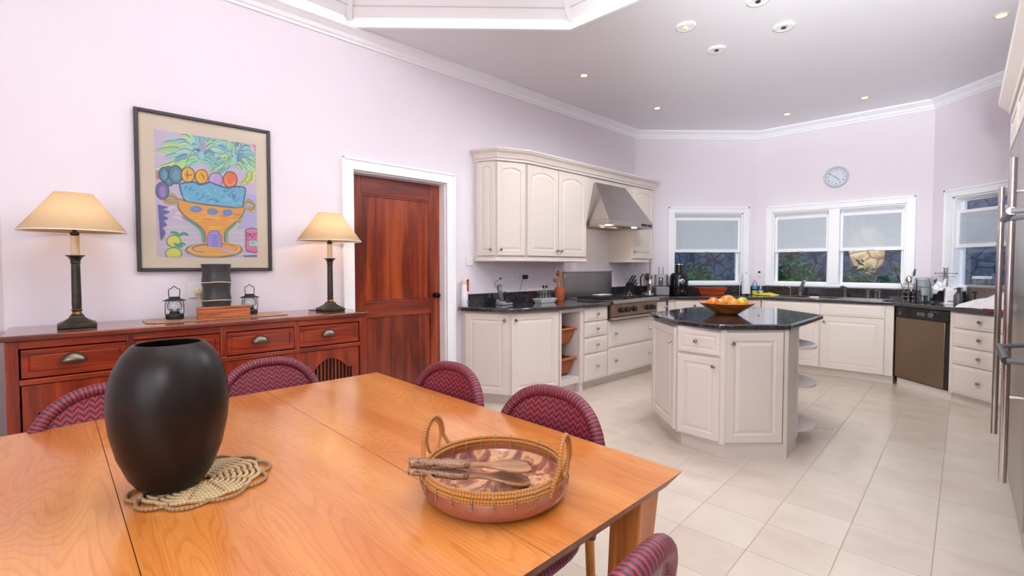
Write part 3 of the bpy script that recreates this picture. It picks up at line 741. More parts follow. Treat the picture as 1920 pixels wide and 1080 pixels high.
# ------------------------------------------------------------------ cabinet parts
def loops_mesh(mb, w, h, specs, arch=0.0, x0=0.0, z0=0.0, nseg=10):
    """nested outlines (inset, y, arch?) joined into a moulded door front"""
    L = []
    for ins, y, ar in specs:
        a = arch if ar else 0.0; xl, xr, zb, zt = ins, w - ins, ins, h - ins
        pts = [(xl, zb), (xr, zb)]
        for k in range(nseg + 1):
            t = k / nseg; x = xr + (xl - xr) * t; dz = -a + a * math.sin(PI * t) ** 0.75 if a else 0.0
            pts.append((x, zt + dz))
        L.append([(x0 + x, y, z0 + z) for x, z in pts])
    m = len(L[0]); vs = [p for l in L for p in l]
    fs = [(i * m + j, i * m + (j + 1) % m, (i + 1) * m + (j + 1) % m, (i + 1) * m + j) for i in range(len(L) - 1) for j in range(m)]
    fs.append(tuple((len(L) - 1) * m + j for j in range(m))); mb.add(vs, fs)


def knob_at(parent, x, y, z, mat='knob'):
    o = MB().lathe([(0.006, 0), (0.006, 0.014), (0.013, 0.018), (0.0155, 0.024), (0.012, 0.031), (0.0001, 0.033)], 14, axis='y').build('knob', mat, parent)
    o.location = (x, y, z); return o


def door(parent, x, z, w, h, y=-0.02, arch=0.0, kx=None, kz=None, name='door', st=0.058, label=None):
    """raised-panel front, its back on local y = 0 of the carcass front"""
    mb = MB()
    loops_mesh(mb, w, h, [(0, 0.0, 0), (0, -0.017, 0), (0.004, -0.021, 0), (st, -0.021, 1), (st + 0.006, -0.014, 1), (st + 0.012, -0.014, 1), (st + 0.034, -0.020, 1)], arch)
    o = mb.build(name, 'cab', parent); o.location = (x, y + 0.02, z)
    if label: o['label'] = label
    if kx is not None: knob_at(o, kx, -0.02, kz)
    return o


def drawer(parent, x, z, w, h, knobs=1, name='drawer'):
    mb = MB(); loops_mesh(mb, w, h, [(0, 0.0, 0), (0, -0.013, 0), (0.004, -0.016, 0), (0.012, -0.0165, 0), (0.03, -0.021, 0)], 0)
    o = mb.build(name, 'cab', parent); o.location = (x, 0, z)
    for k in range(knobs): knob_at(o, w * ((k + 1) / (knobs + 1) if knobs == 1 else (0.12 if k == 0 else 0.86)), -0.02, h * 0.52)
    return o

# ---- base cabinets, wall 1
FO = 0.63; CT = 0.875; ZB = 0.09
def base_unit(w, s0, s1, label, off=FO, toe=0.06, z1=CT, name='base_cabinet'):
    r = thing(name, label, 'cabinet', wl(w, s0, off), wr(w))
    return r, s1 - s0
# angled end unit
pA = wl(1, -3.085, 0.085); pB = wl(1, -2.865, 0.475); pC = wl(1, -2.335, 0.63)
r = thing('base_cabinet', 'angled cream end base cabinet with two tall doors under phone', 'cabinet', wl(1, -2.335, FO), wr(1))
def loc1(s, off): return (s + 2.335, FO - off)
poly = [loc1(-3.06, 0.004), loc1(-3.075, 0.09), loc1(-2.85, 0.478), loc1(-2.337, 0.63), loc1(-2.337, 0.004)]
MB().prism(poly, ZB, CT).build('cabinet_body', 'cab', r)
MB().prism([loc1(-3.03, 0.006), loc1(-3.03, 0.075), loc1(-2.82, 0.42), loc1(-2.337, 0.56), loc1(-2.337, 0.006)], 0, ZB).build('toe_kick', 'cab', r)
def angled_door(parent, a, b, z, h, kright, arch=0.0, nm='door', gap=0.008, st=0.058, kz=None):
    a = Vector(a); b = Vector(b); d = b - a; w = d.length - 2 * gap; ang = math.atan2(d.y, d.x)
    mb = MB(); loops_mesh(mb, w, h, [(0, 0.0, 0), (0, -0.017, 0), (0.004, -0.021, 0), (st, -0.021, 1), (st + 0.006, -0.014, 1), (st + 0.012, -0.014, 1), (st + 0.034, -0.020, 1)], arch)
    o = mb.build(nm, 'cab', parent); p = a + d.normalized() * gap; o.location = (p.x, p.y, z); o.rotation_euler.z = ang
    knob_at(o, w - 0.035 if kright else 0.035, -0.02, kz if kz is not None else h - 0.06); return o
angled_door(r, loc1(-3.075, 0.09), loc1(-2.85, 0.478), ZB + 0.005, CT - ZB - 0.02, True)
angled_door(r, loc1(-2.85, 0.478), loc1(-2.337, 0.63), ZB + 0.005, CT - ZB - 0.02, False)

# open niche unit with two baskets
r, w = base_unit(1, -2.333, -1.955, 'narrow open cream base unit holding two pull-out baskets')
mb = MB(); mb.box(0, 0.022, 0, 0.62, 0, CT).box(w - 0.055, w, 0, 0.62, 0, CT).box(0.022, w - 0.055, 0.60, 0.62, 0.02, CT).box(0.022, w - 0.055, 0.0, 0.60, 0.10, 0.165).box(0.022, w - 0.055, 0.0, 0.60, 0.845, CT).box(0.022, w - 0.055, 0.06, 0.08, 0, 0.10)
mb.build('cabinet_body', 'cabin', r, bevel=0.002)
MB().box(0.0225, w - 0.0555, -0.002, 0.02, 0.84, CT).box(-0.0, 0.03, -0.012, 0.0, ZB, CT).box(w - 0.06, w, -0.012, 0.0, ZB, CT).build('face_frame', 'cab', r, bevel=0.002)
NW = w
def basket(z, label):
    b = thing('basket', label, 'basket', wl(1, -2.333 + 0.022 + 0.002, FO - 0.03, z), wr(1), 'baskets in the open niche')
    W = NW - 0.081
    MB().box(0, W, 0, 0.05, 0.155, 0.17).box(0, 0.03, 0.05, 0.52, 0.155, 0.17).box(W - 0.03, W, 0.05, 0.52, 0.155, 0.17).box(0, W, 0.5, 0.52, 0.155, 0.17).build('basket_rim', 'runner', b, bevel=0.002)
    mb = MB(); rows = []
    for i in range(9):
        t = i / 8; e = 0.045 * (1 - t) ** 2; x0, x1, y0, y1 = 0.02 + e, W - 0.02 - e, 0.03 + e, 0.48 - e; rows.append((x0, x1, y0, y1, t * 0.155))
    for i in range(8):
        a, c = rows[i], rows[i + 1]
        A = [(a[0], a[2], a[4]), (a[1], a[2], a[4]), (a[1], a[3], a[4]), (a[0], a[3], a[4])]; B = [(c[0], c[2], c[4]), (c[1], c[2], c[4]), (c[1], c[3], c[4]), (c[0], c[3], c[4])]
        for k in range(4):
            k2 = (k + 1) % 4; mb.add([A[k], A[k2], B[k2], B[k]], [(0, 1, 2, 3)], [[(0, a[4]), (0.3, a[4]), (0.3, c[4]), (0, c[4])]])
    a = rows[0]; mb.add([(a[0], a[2], 0), (a[1], a[2], 0), (a[1], a[3], 0), (a[0], a[3], 0)], [(0, 3, 2, 1)], [[(0, 0), (0.3, 0), (0.3, 0.4), (0, 0.4)]])
    mb.build('basket_body', 'basket', b, solid=0.006)
    return b
basket(0.505, 'wicker basket with wooden rim, upper one in the niche')
basket(0.195, 'wicker basket with wooden rim, lower one in the niche')
r['label'] = 'narrow open cream base unit holding two pull-out baskets'
for _x in (0.0225, w - 0.067):
    for _z in (0.648, 0.338): MB().box(_x, _x + 0.0115, 0.03, 0.58, _z, _z + 0.01).build('basket_runner', 'runner', r)

# four-drawer unit
r, w = base_unit(1, -1.951, -1.532, 'cream base unit with four stacked small drawers left of range')
MB().box(0, w, 0, 0.62, ZB, CT).build('cabinet_body', 'cab', r); MB().box(0, w, 0.06, 0.62, 0, ZB).build('toe_kick', 'cab', r)
for a, b in ((0.725, 0.868), (0.56, 0.715), (0.385, 0.55), (0.095, 0.375)): drawer(r, 0.008, a, w - 0.016, b - a)
# deep drawers below the range
r, w = base_unit(1, -1.528, -0.552, 'cream base unit with two wide deep drawers below the range')
MB().box(0, w, 0, 0.62, ZB, 0.705).build('cabinet_body', 'cab', r); MB().box(0, w, 0.06, 0.62, 0, ZB).build('toe_kick', 'cab', r)
drawer(r, 0.01, 0.405, w - 0.02, 0.29, 2); drawer(r, 0.01, 0.095, w - 0.02, 0.30, 2)
# narrow corner unit
xr_, yr_ = 2.135, 6.021
r, w = base_unit(1, -0.548, -0.262, 'narrow cream base cabinet between range and window corner')
MB().box(0, w, 0, 0.62, ZB, CT).build('cabinet_body', 'cab', r); MB().box(0, w, 0.06, 0.62, 0, ZB).build('toe_kick', 'cab', r)
door(r, 0.012, ZB + 0.005, w - 0.03, CT - ZB - 0.02, kx=w - 0.06, kz=0.70, st=0.045)
# wall 2 unit
r = thing('base_cabinet', 'cream base cabinet under the small window behind the island', 'cabinet', wl(2, 0.268, FO), 0)
w = 1.208
MB().box(0, w, 0, 0.62, ZB, CT).build('cabinet_body', 'cab', r); MB().box(0, w, 0.06, 0.62, 0, ZB).build('toe_kick', 'cab', r)
drawer(r, 0.09, 0.725, 0.48, 0.143); drawer(r, 0.59, 0.725, 0.58, 0.143)
door(r, 0.09, 0.095, 0.48, 0.62, kx=0.44, kz=0.56); door(r, 0.59, 0.095, 0.58, 0.62, kx=0.04, kz=0.56)
# sink unit, wall 3
r = thing('base_cabinet', 'long cream sink cabinet with two false drawers above two doors', 'cabinet', wl(3, 0.264, FO), wr(3))
w = 1.338
MB().box(0, w, 0, 0.58, ZB, 0.70).box(0, w, 0, 0.05, 0.70, CT).build('cabinet_body', 'cab', r); MB().box(0.02, w, 0.06, 0.55, 0, ZB).build('toe_kick', 'cab', r)
drawer(r, 0.04, 0.725, 0.605, 0.143, 0, 'drawer_front'); drawer(r, 0.66, 0.725, 0.60, 0.143, 0, 'drawer_front')
door(r, 0.04, 0.095, 0.605, 0.62, kx=0.565, kz=0.555); door(r, 0.66, 0.095, 0.60, 0.62, kx=0.035, kz=0.555)

# dishwasher, wall 4
r = thing('dishwasher', 'bronze steel dishwasher with black control strip below the counter', 'dishwasher', wl(4, 0.268, 0.60), wr(4)); w = 0.632
MB().box(0, w, 0, 0.55, ZB, CT - 0.002).build('casing', 'black', r)
MB().box(0.005, w - 0.055, -0.025, -0.0005, 0.105, 0.755).build('door', 'darksteel', r, bevel=0.003)
MB().box(w - 0.053, w - 0.002, -0.02, -0.0005, 0.105, 0.755).build('side_strip', 'black', r, bevel=0.002)
cp = MB().box(0.005, w - 0.002, -0.03, -0.0005, 0.76, 0.868).build('control_panel', 'blackgloss', r, bevel=0.003)
o = MB().lathe([(0.03, 0), (0.029, 0.012), (0.022, 0.02), (0.0001, 0.021)], 20, axis='y').build('dial', 'greyd', cp); o.location = (0.435, -0.03, 0.812)
MB().box(0.27, 0.36, -0.032, -0.0295, 0.795, 0.83).build('display', 'greyd', cp)
MB().box(0.05, 0.07, -0.0315, -0.0295, 0.79, 0.797).box(0.06, 0.075, -0.0315, -0.0295, 0.808, 0.815).box(0.42, 0.5, -0.0315, -0.0295, 0.848, 0.851).build('markings', 'grey', cp)
MB().box(0, w, 0.01, 0.5, 0, ZB - 0.002).build('toe_kick', 'cab', r)
# drawer bank, wall 4
r = thing('base_cabinet', 'cream bank of four drawers right of dishwasher beneath the white bag', 'cabinet', wl(4, 0.905, FO), wr(4)); w = 0.60
MB().box(0, w, 0, 0.62, ZB, CT).build('cabinet_body', 'cab', r); MB().box(0, w, 0.04, 0.62, 0, ZB).build('toe_kick', 'cab', r)
for a, b in ((0.725, 0.868), (0.552, 0.715), (0.385, 0.542), (0.105, 0.375)): drawer(r, 0.04, a, w - 0.06, b - a)

# ---- worktops
def slab(name, label, poly, z0=CT + 0.001, z1=0.915, holes=(), mat='granite', cat='worktop'):
    bm = bmesh.new(); ed = []
    for pts in [poly] + list(holes):
        v = [bm.verts.new((p[0], p[1], z0)) for p in pts]; ed += [bm.edges.new((v[i], v[(i + 1) % len(v)])) for i in range(len(v))]
    if holes:
        bmesh.ops.triangle_fill(bm, use_beauty=True, use_dissolve=False, edges=ed)
    else:
        bm.faces.new([v for v in bm.verts])
    g = bmesh.ops.extrude_face_region(bm, geom=bm.faces[:])
    for e in g['geom']:
        if isinstance(e, bmesh.types.BMVert): e.co.z = z1
    bmesh.ops.recalc_face_normals(bm, faces=bm.faces)
    me = bpy.data.meshes.new(name); bm.to_mesh(me); bm.free(); me.materials.append(M[mat])
    for p in me.polygons: p.use_smooth = True
    me.set_sharp_from_angle(angle=R(35))
    o = bpy.data.objects.new(name, me); COL.objects.link(o)
    b = o.modifiers.new('bevel', 'BEVEL'); b.width = 0.011; b.segments = 3; b.limit_method = 'ANGLE'; b.angle_limit = R(40)
    return tag(o, label, cat)
P1 = lambda s, o: wl(1, s, o)[:2]
slab('worktop', 'black granite worktop left of the range, with clipped end', [P1(-3.10, 0.002), P1(-3.125, 0.09), P1(-2.90, 0.53), P1(-2.35, 0.685), P1(-1.533, 0.685), P1(-1.533, 0.002)])
fr12 = None
def isect(p, d, q, e):
    p, d, q, e = Vector(p), Vector(d), Vector(q), Vector(e); k = d.x * e.y - d.y * e.x; t = ((q.x - p.x) * e.y - (q.y - p.y) * e.x) / k; return tuple(p + d * t)
D = {w: (math.cos(WF[w][1]), math.sin(WF[w][1])) for w in WF}
def corner(w1, w2, off): return isect(wl(w1, 0, off)[:2], D[w1], wl(w2, 0, off)[:2], D[w2])
k12, k23, k34 = corner(1, 2, 0.675), corner(2, 3, 0.675), corner(3, 4, 0.675)
i12, i23, i34 = corner(1, 2, 0.002), corner(2, 3, 0.002), corner(3, 4, 0.002)
W3 = lambda s, o: wl(3, s, o)[:2]
hole1 = [W3(0.36, 0.20), W3(0.36, 0.54), W3(0.74, 0.54), W3(0.74, 0.20)]; hole2 = [W3(0.80, 0.20), W3(0.80, 0.54), W3(1.05, 0.54), W3(1.05, 0.20)]
slab('worktop', 'black granite worktop running below the windows around the sink', [P1(-0.545, 0.002), P1(-0.545, 0.675), k12, k23, k34, wl(4, 1.515, 0.675)[:2], wl(4, 1.515, 0.002)[:2], i34, i23, i12], holes=[hole1, hole2])
# upstands
def upstand(pts, label):
    o = sweep(MB(), pts, [(0.0, 0.9155), (0.02, 0.9155), (0.02, 1.03), (0.0, 1.03)]).build('upstand', 'granite'); tag(o, label, 'backsplash')
upstand([P1(-3.0, 0.002), P1(-1.56, 0.002)], 'low black granite upstand behind the phone and tray')
upstand([P1(-0.575, 0.002), i12, i23, i34, wl(4, 1.515, 0.002)[:2]], 'low black granite upstand running under the windows')

# sink
r = thing('sink', 'stainless steel double bowl sink set in the worktop under double window', 'sink', wl(3, 0.30, 0.62, 0.916), wr(3))
mb = MB(); B = [(0.06, 0.44), (0.50, 0.75)]   # bowls in local x
ys = (0.03, 0.08, 0.42, 0.47)
xs = [0.02, 0.062, 0.438, 0.502, 0.748, 1.20]
for i in range(5):
    for j in range(3):
        if j == 1 and i in (1, 3): continue
        mb.box(xs[i], xs[i + 1], ys[j], ys[j + 1], 0, 0.004)
for x in range(10): mb.box(0.80, 1.17, 0.11 + x * 0.032, 0.118 + x * 0.032, 0.004, 0.0065)
mb.build('rim', 'steel', r)
for x0, x1 in ((0.062, 0.438), (0.502, 0.748)):
    mb = MB(); mb.box(x0, x0 + 0.003, 0.085, 0.415, -0.17, 0.002).box(x1 - 0.003, x1, 0.085, 0.415, -0.17, 0.002).box(x0, x1, 0.085, 0.088, -0.17, 0.002).box(x0, x1, 0.412, 0.415, -0.17, 0.002).box(x0, x1, 0.085, 0.415, -0.173, -0.17); mb.build('bowl', 'steelf', r)

# ---- range top
r = thing('cooktop', 'stainless steel gas range top with black knobs between the drawer units', 'range', wl(1, -1.515, 0.70), wr(1)); w = 0.955
mb = MB(); mb.box(0, w, 0.075, 0.66, 0.712, 0.905).build('casing', 'steel', r)
MB().prx([(0.0, 0.885), (0.02, 0.912), (0.66, 0.912), (0.66, 0.924), (0.004, 0.93), (-0.014, 0.918), (-0.014, 0.892)], 0, w).build('top_plate', 'steel', r, bevel=0.003)
pn = MB().prx([(0.015, 0.745), (0.015, 0.884), (0.07, 0.884), (0.07, 0.745)], 0.0, w).build('control_panel', 'darksteel', r, bevel=0.004)
MB().prx([(-0.004, 0.712), (-0.004, 0.742), (0.07, 0.742), (0.07, 0.712)], 0.0, w).build('lower_rail', 'steel', r, bevel=0.006)
for x in (0.17, 0.28, 0.43, 0.72, 0.83):
    k = MB().lathe([(0.034, 0), (0.034, 0.004), (0.026, 0.006), (0.024, 0.035), (0.020, 0.04), (0.0001, 0.041)], 20, axis='y').box(-0.005, 0.005, -0.046, -0.03, -0.025, 0.025).build('knob', 'black', pn)
    k.location = (x, 0.015, 0.815)
mb = MB()
for gx in (0.03, 0.34, 0.65):
    for k in range(7): mb.box(gx, gx + 0.27, 0.06 + k * 0.075, 0.074 + k * 0.075, 0.932, 0.948)
    mb.box(gx, gx + 0.014, 0.06, 0.525, 0.925, 0.945).box(gx + 0.128, gx + 0.142, 0.06, 0.525, 0.928, 0.946).box(gx + 0.256, gx + 0.27, 0.06, 0.525, 0.925, 0.945)
mb.build('grate', 'iron', r)
mb = MB()
for gx in (0.165, 0.475, 0.785):
    for gy in (0.17, 0.42): mb.lathe([(0.05, 0.925), (0.05, 0.934), (0.03, 0.94), (0.0001, 0.94)], 16, (gx, gy, 0))
mb.build('burner', 'iron', r)
# backguard
r = tag(MB().box(0, 0.955, 0, 0.03, 0, 0.305).box(-0.004, 0.959, -0.012, 0.034, 0.305, 0.318).build('backguard', 'steel', None, bevel=0.002), 'tall steel splash panel standing behind the range', 'backguard'); r.location = wl(1, -1.55, 0.038, 0.925); r.rotation_euler.z = wr(1)

# ------------------------------------------------------------------ upper cabinets
U0, U1 = 1.40, 2.33
r = thing('wall_cabinet', 'angled cream wall cabinet with two narrow arched doors at left end', 'cabinet', wl(1, -2.50, 0.33, 0), wr(1))
def lu(s, off): return (s + 2.50, 0.33 - off)
q0, q1, q2 = lu(-2.888, 0.05), lu(-2.805, 0.225), lu(-2.502, 0.33)
MB().prism([lu(-2.888, 0.003), q0, q1, q2, lu(-2.502, 0.003)], U0, U1).build('cabinet_body', 'cab', r)
angled_door(r, q0, q1, U0 + 0.01, U1 - U0 - 0.02, True, 0.02, st=0.04, kz=0.06, gap=0.005)
angled_door(r, q1, q2, U0 + 0.01, U1 - U0 - 0.02, False, 0.03, st=0.05, kz=0.06, gap=0.008)
LR = [(-0.012, 1.352), (0.006, 1.352), (0.012, 1.36), (0.012, 1.366), (0.004, 1.374), (0.004, 1.399), (-0.012, 1.399)]
o = sweep(MB(), [wl(1, -2.888, 0.003)[:2], wl(1, -2.888, 0.05)[:2], wl(1, -2.805, 0.225)[:2], wl(1, -2.50, 0.33)[:2], wl(1, -1.53, 0.33)[:2], wl(1, -1.53, 0.003)[:2]][::-1], [(-a, z) for a, z in LR][::-1]).build('light_rail', 'cab')
tag(o, 'cream moulding strip under the long left wall cabinets', 'moulding')
r = thing('wall_cabinet', 'cream wall cabinet with two tall arched doors above the utensil pot', 'cabinet', wl(1, -2.498, 0.33), wr(1)); w = 0.966
MB().box(0, w, 0, 0.327, U0, U1).build('cabinet_body', 'cab', r)
door(r, 0.012, U0 + 0.01, 0.462, U1 - U0 - 0.02, arch=0.05, kx=0.432, kz=0.06); door(r, 0.482, U0 + 0.01, 0.472, U1 - U0 - 0.02, arch=0.05, kx=0.03, kz=0.06)
r = tag(MB().box(0.0, 0.925, 0, 0.02, 1.80, U1).box(0, 0.925, 0.02, 0.327, 2.24, 2.26).build('bridge_panel', 'cab'), 'plain cream panel bridging the wall cabinets behind the hood', 'panel'); r.location = wl(1, -1.530, 0.33); r.rotation_euler.z = wr(1)
r = thing('wall_cabinet', 'small cream wall cabinet with one arched door right of the hood', 'cabinet', wl(1, -0.603, 0.33), wr(1)); w = 0.523
MB().box(0, w, 0, 0.327, 1.395, U1).build('cabinet_body', 'cab', r)
door(r, 0.012, 1.405, w - 0.02, U1 - 1.415, arch=0.05, kx=0.035, kz=0.09)
o = sweep(MB(), [wl(1, -0.603, 0.003)[:2], wl(1, -0.603, 0.33)[:2], wl(1, -0.08, 0.33)[:2], wl(1, -0.08, 0.003)[:2]][::-1], [(-a, z) for a, z in LR][::-1]).build('light_rail', 'cab')
tag(o, 'short cream moulding strip under the small right wall cabinet', 'moulding')
CP = [(-0.03, 2.331), (0.006, 2.331), (0.006, 2.352), (0.018, 2.358), (0.022, 2.375), (0.032, 2.40), (0.052, 2.418), (0.056, 2.428), (0.062, 2.432), (0.062, 2.446), (-0.03, 2.446)]
o = sweep(MB(), [wl(1, -2.888, 0.003)[:2], wl(1, -2.888, 0.07)[:2], wl(1, -2.805, 0.245)[:2], wl(1, -2.50, 0.35)[:2], wl(1, -0.08, 0.35)[:2], wl(1, -0.08, 0.003)[:2]][::-1], [(-a, z) for a, z in CP][::-1]).build('cornice', 'cab')
tag(o, 'stepped cream cornice along the top of the wall cabinets', 'cornice')

# hood
r = thing('range_hood', 'sloping stainless steel range hood with lights over the range', 'range hood', wl(1, -1.515, 0.63), wr(1)); w = 0.93
fy, by = 0.0, 0.299; zb, zf, zt = 1.765, 1.825, 2.275
v = [(0, fy, zf), (w, fy, zf), (w, by, zf), (0, by, zf), (0.13, by - 0.03, zt), (w - 0.20, by - 0.03, zt), (w - 0.20, by, zt), (0.13, by, zt)]
MB().add(v, [(0, 3, 2, 1), (4, 5, 6, 7), (0, 1, 5, 4), (1, 2, 6, 5), (2, 3, 7, 6), (3, 0, 4, 7)]).build('canopy', 'steel', r, bevel=0.003)
sk = MB().box(0, w, fy, 0.012, zb, zf).box(0, 0.012, 0.012, by, zb, zf).box(w - 0.012, w, 0.012, by, zb, zf).box(0.012, w - 0.012, by - 0.012, by, zb, zf).build('skirt', 'steel', r, bevel=0.002)
MB().box(0.013, w - 0.013, 0.013, by - 0.013, zb + 0.02, zb + 0.03).build('filter', 'darksteel', r)
MB().box(0.013, w - 0.013, 0.31, 0.62, zb + 0.01, zb + 0.03).build('rear_baffle', 'darksteel', r)
MB().box(w - 0.26, w - 0.03, -0.003, 0.0005, zb + 0.017, zf - 0.012).build('control_panel', 'blackgloss', r)
MB().box(w - 0.15, w - 0.12, -0.0045, -0.0025, zb + 0.03, zb + 0.036).build('indicator', 'reddot', r)
MB().box(0.06, 0.075, -0.0015, 0.0005, zb + 0.024, zb + 0.036).box(0.08, 0.10, -0.0015, 0.0005, zb + 0.028, zb + 0.033).build('badge', 'greyd', r)
for x in (0.17, 0.72):
    o = MB().lathe([(0.035, 0), (0.035, 0.01), (0.0001, 0.01)], 18, (x, 0.13, zb + 0.008)).build('lamp', 'hoodlamp', r)
lamp('hood_glow', 'POINT', wl(1, -1.15, 0.40, 1.72), 1.5, (1, 0.85, 0.65), shadow_soft_size=0.03)

# ------------------------------------------------------------------ island
r = thing('kitchen_island', 'cream octagonal kitchen island with raised panel doors and open rounded shelves', 'island', (0, 0, 0))
body = [(1.265, 3.93), (1.265, 3.365), (1.475, 3.115), (1.900, 3.115), (2.125, 3.335), (2.0, 3.60), (2.5, 4.25), (2.40, 4.46), (1.88, 4.46)]
MB().prism([(1.27, 3.90), (1.27, 3.37), (1.48, 3.12), (1.895, 3.12), (2.10, 3.32), (2.10, 3.70), (2.52, 4.12), (2.52, 4.34), (2.38, 4.46), (1.86, 4.46)], 0.10, CT).build('cabinet_body', 'cab', r)
MB().prism([(1.31, 3.89), (1.31, 3.385), (1.505, 3.125), (1.925, 3.115), (2.10, 3.285), (2.08, 3.72), (2.48, 4.13), (2.48, 4.32), (2.36, 4.42), (1.88, 4.42)], 0.0, 0.0995).build('plinth', 'cab', r)
# side panel and white edge
MB().prism([(1.926, 3.117), (2.108, 3.299), (2.101, 3.306), (1.90, 3.1195)], 0.0, CT).build('side_panel', 'cab', r)
MB().prism([(2.109, 3.301), (2.128, 3.320), (2.115, 3.333), (2.1015, 3.3105)], 0.07, CT).build('side_strip', 'trim', r)
# shelves with rounded ends
for z in (0.10, 0.42, 0.70):
    pts = [(2.118, 3.330)]
    for k in range(9):
        t = k / 8; a = R(-70 + 115 * t); pts.append((2.20 + 0.16 * math.cos(a) + 0.05 * t, 3.50 + 0.16 * math.sin(a) + 0.12 * t))
    pts += [(2.52, 4.10), (2.1015, 3.70)]
    MB().prism(pts, z, z + 0.022).build('shelf', 'cabin', r, bevel=0.004)
# fronts
def front(a, b, z, h, kx, kz, kind='door', gap=0.01, st=0.055):
    a = Vector(a); b = Vector(b); d = b - a; w = d.length - 2 * gap
    mb = MB()
    sp = [(0, 0.0, 0), (0, -0.017, 0), (0.004, -0.021, 0), (st, -0.021, 0), (st + 0.006, -0.014, 0), (st + 0.012, -0.014, 0), (st + 0.034, -0.020, 0)] if kind == 'door' else [(0, 0, 0), (0, -0.017, 0), (0.004, -0.021, 0), (0.03, -0.021, 0), (0.034, -0.016, 0), (0.038, -0.016, 0), (0.052, -0.02, 0)]
    loops_mesh(mb, w, h, sp); o = mb.build(kind, 'cab', r); p = a + d.normalized() * gap; o.location = (p.x, p.y, z); o.rotation_euler.z = math.atan2(d.y, d.x)
    knob_at(o, kx if kx >= 0 else w + kx, -0.02, kz if kz >= 0 else h + kz, 'steelf'); return o
front((1.269, 3.895), (1.269, 3.372), 0.115, 0.745, -0.04, -0.11)
front((1.27, 3.370), (1.48, 3.12), 0.115, 0.565, -0.035, -0.055, st=0.045)
front((1.27, 3.370), (1.48, 3.12), 0.70, 0.16, 0.145, 0.085, 'drawer')
front((1.487, 3.119), (1.895, 3.119), 0.115, 0.745, 0.035, -0.07)
MB().prism([(1.465, 3.122), (1.485, 3.098), (1.497, 3.098), (1.497, 3.1195), (1.479, 3.1195)], 0.10, CT).build('corner_post', 'cab', r)
itop = [(1.235, 3.93), (1.235, 3.42), (1.445, 3.09), (1.925, 3.09), (2.565, 3.70), (2.565, 4.36), (2.42, 4.50), (1.85, 4.50)]
slab('island_worktop', 'black granite octagonal worktop on the island beneath fruit bowl', itop)

# fruit bowl and fruit
bx, by_ = 1.83, 3.80
o = MB().lathe([(0.075, 0.0), (0.085, 0.002), (0.125, 0.03), (0.175, 0.062), (0.215, 0.092), (0.212, 0.096), (0.17, 0.07), (0.12, 0.038), (0.07, 0.014), (0.0001, 0.012)], 48).build('fruit_bowl', 'bowlwood'); o.location = (bx, by_, 0.9155)
tag(o, 'wide flared wooden bowl of fruit on the island worktop', 'bowl')
def fruit(name, label, cat, x, y, z, rx, ry, rz, mat, rot=0, tilt=0):
    mb = MB().ball((0, 0, 0), rx, ry, rz, 20, 14)
    for i, (a, b, c) in enumerate(mb.v): mb.v[i] = (a * (1 - 0.12 * c / rz) + 0.04 * rx * math.sin(3 * a / rx), b * (1 - 0.12 * c / rz), c)
    mb.xform(Matrix.Rotation(tilt, 4, 'Y')); f = mb.build(name, mat); f.location = (bx + x, by_ + y, 0.9155 + z); f.rotation_euler.z = rot; tag(f, label, cat, None)
    MB().cyl((0, 0, rz * 0.98), (0.002, 0, rz * 0.98 + 0.006), 0.0025, 6).xform(Matrix.Rotation(tilt, 4, 'Y')).build('stem', 'twig', f); return f
fruit('mango', 'orange mango with red blush at the left of the fruit bowl', 'fruit', -0.115, -0.02, 0.098, 0.046, 0.042, 0.040, 'mango1', 0.3, 0.3)
fruit('papaya', 'green and yellow papaya lying second from left in fruit bowl', 'fruit', -0.035, 0.005, 0.092, 0.062, 0.036, 0.036, 'papaya', 0.5, 0.1)
fruit('mango', 'large orange mango at the middle back of the fruit bowl', 'fruit', 0.035, 0.055, 0.108, 0.060, 0.045, 0.044, 'mango1', -0.3)
fruit('mango', 'round orange mango at the middle front of the fruit bowl', 'fruit', 0.03, -0.055, 0.090, 0.046, 0.044, 0.042, 'papaya', 0.9)
fruit('mango', 'yellow and green mango at the right of the fruit bowl', 'fruit', 0.125, -0.005, 0.098, 0.046, 0.042, 0.040, 'mango2', 0.2)

# ------------------------------------------------------------------ tall units at right (wall frame 5: x runs towards the camera side)
def tall(s0, s1, off): return wl(5, s0, off)
F5 = 0.0
r = thing('freezer', 'tall stainless steel fridge with long bar handle, farther of two', 'fridge', wl(5, 0.0, 0.0), wr(5)); w = 0.88
MB().box(0.0, w, 0.024, 0.62, 0.02, 2.10).build('casing', 'steel', r)
MB().box(0.003, w - 0.003, 0.0, 0.022, 0.12, 2.095).build('door', 'steel', r, bevel=0.004)
MB().box(0.003, w - 0.003, 0.01, 0.022, 0.02, 0.11).build('grille', 'steel', r)
def bar(parent, x, z0, z1, st_=0.055, rad=0.0155):
    h = MB().cyl((x, -st_, z0), (x, -st_, z1), rad, 20).build('handle', 'steelf', parent)
    for zz in (z0 + 0.42, z1 - 0.16): MB().cyl((x, -st_, zz), (x, 0, zz), 0.008, 10).build('bracket', 'steelf', h)
r2 = thing('fridge', 'tall stainless steel fridge with long bar handle, nearer the camera', 'fridge', wl(5, 0.884, 0.0), wr(5)); w2 = 0.95
MB().box(0.0, w2, 0.024, 0.62, 0.02, 2.10).build('casing', 'steel', r2)
MB().box(0.003, w2 - 0.003, 0.0, 0.022, 0.12, 2.095).build('door', 'steel', r2, bevel=0.004)
MB().box(0.003, w2 - 0.003, 0.01, 0.022, 0.02, 0.11).build('grille', 'steel', r2)
bar(r, 0.66, 0.25, 1.79); bar(r2, 0.70, 0.25, 1.82)
r3 = thing('oven_tower', 'stainless steel double oven with black capped handles at right edge', 'oven', wl(5, 1.85, 0.0), wr(5)); w3 = 0.62
MB().box(0, w3, 0.024, 0.62, 0.0, 2.10).build('casing', 'steel', r3)
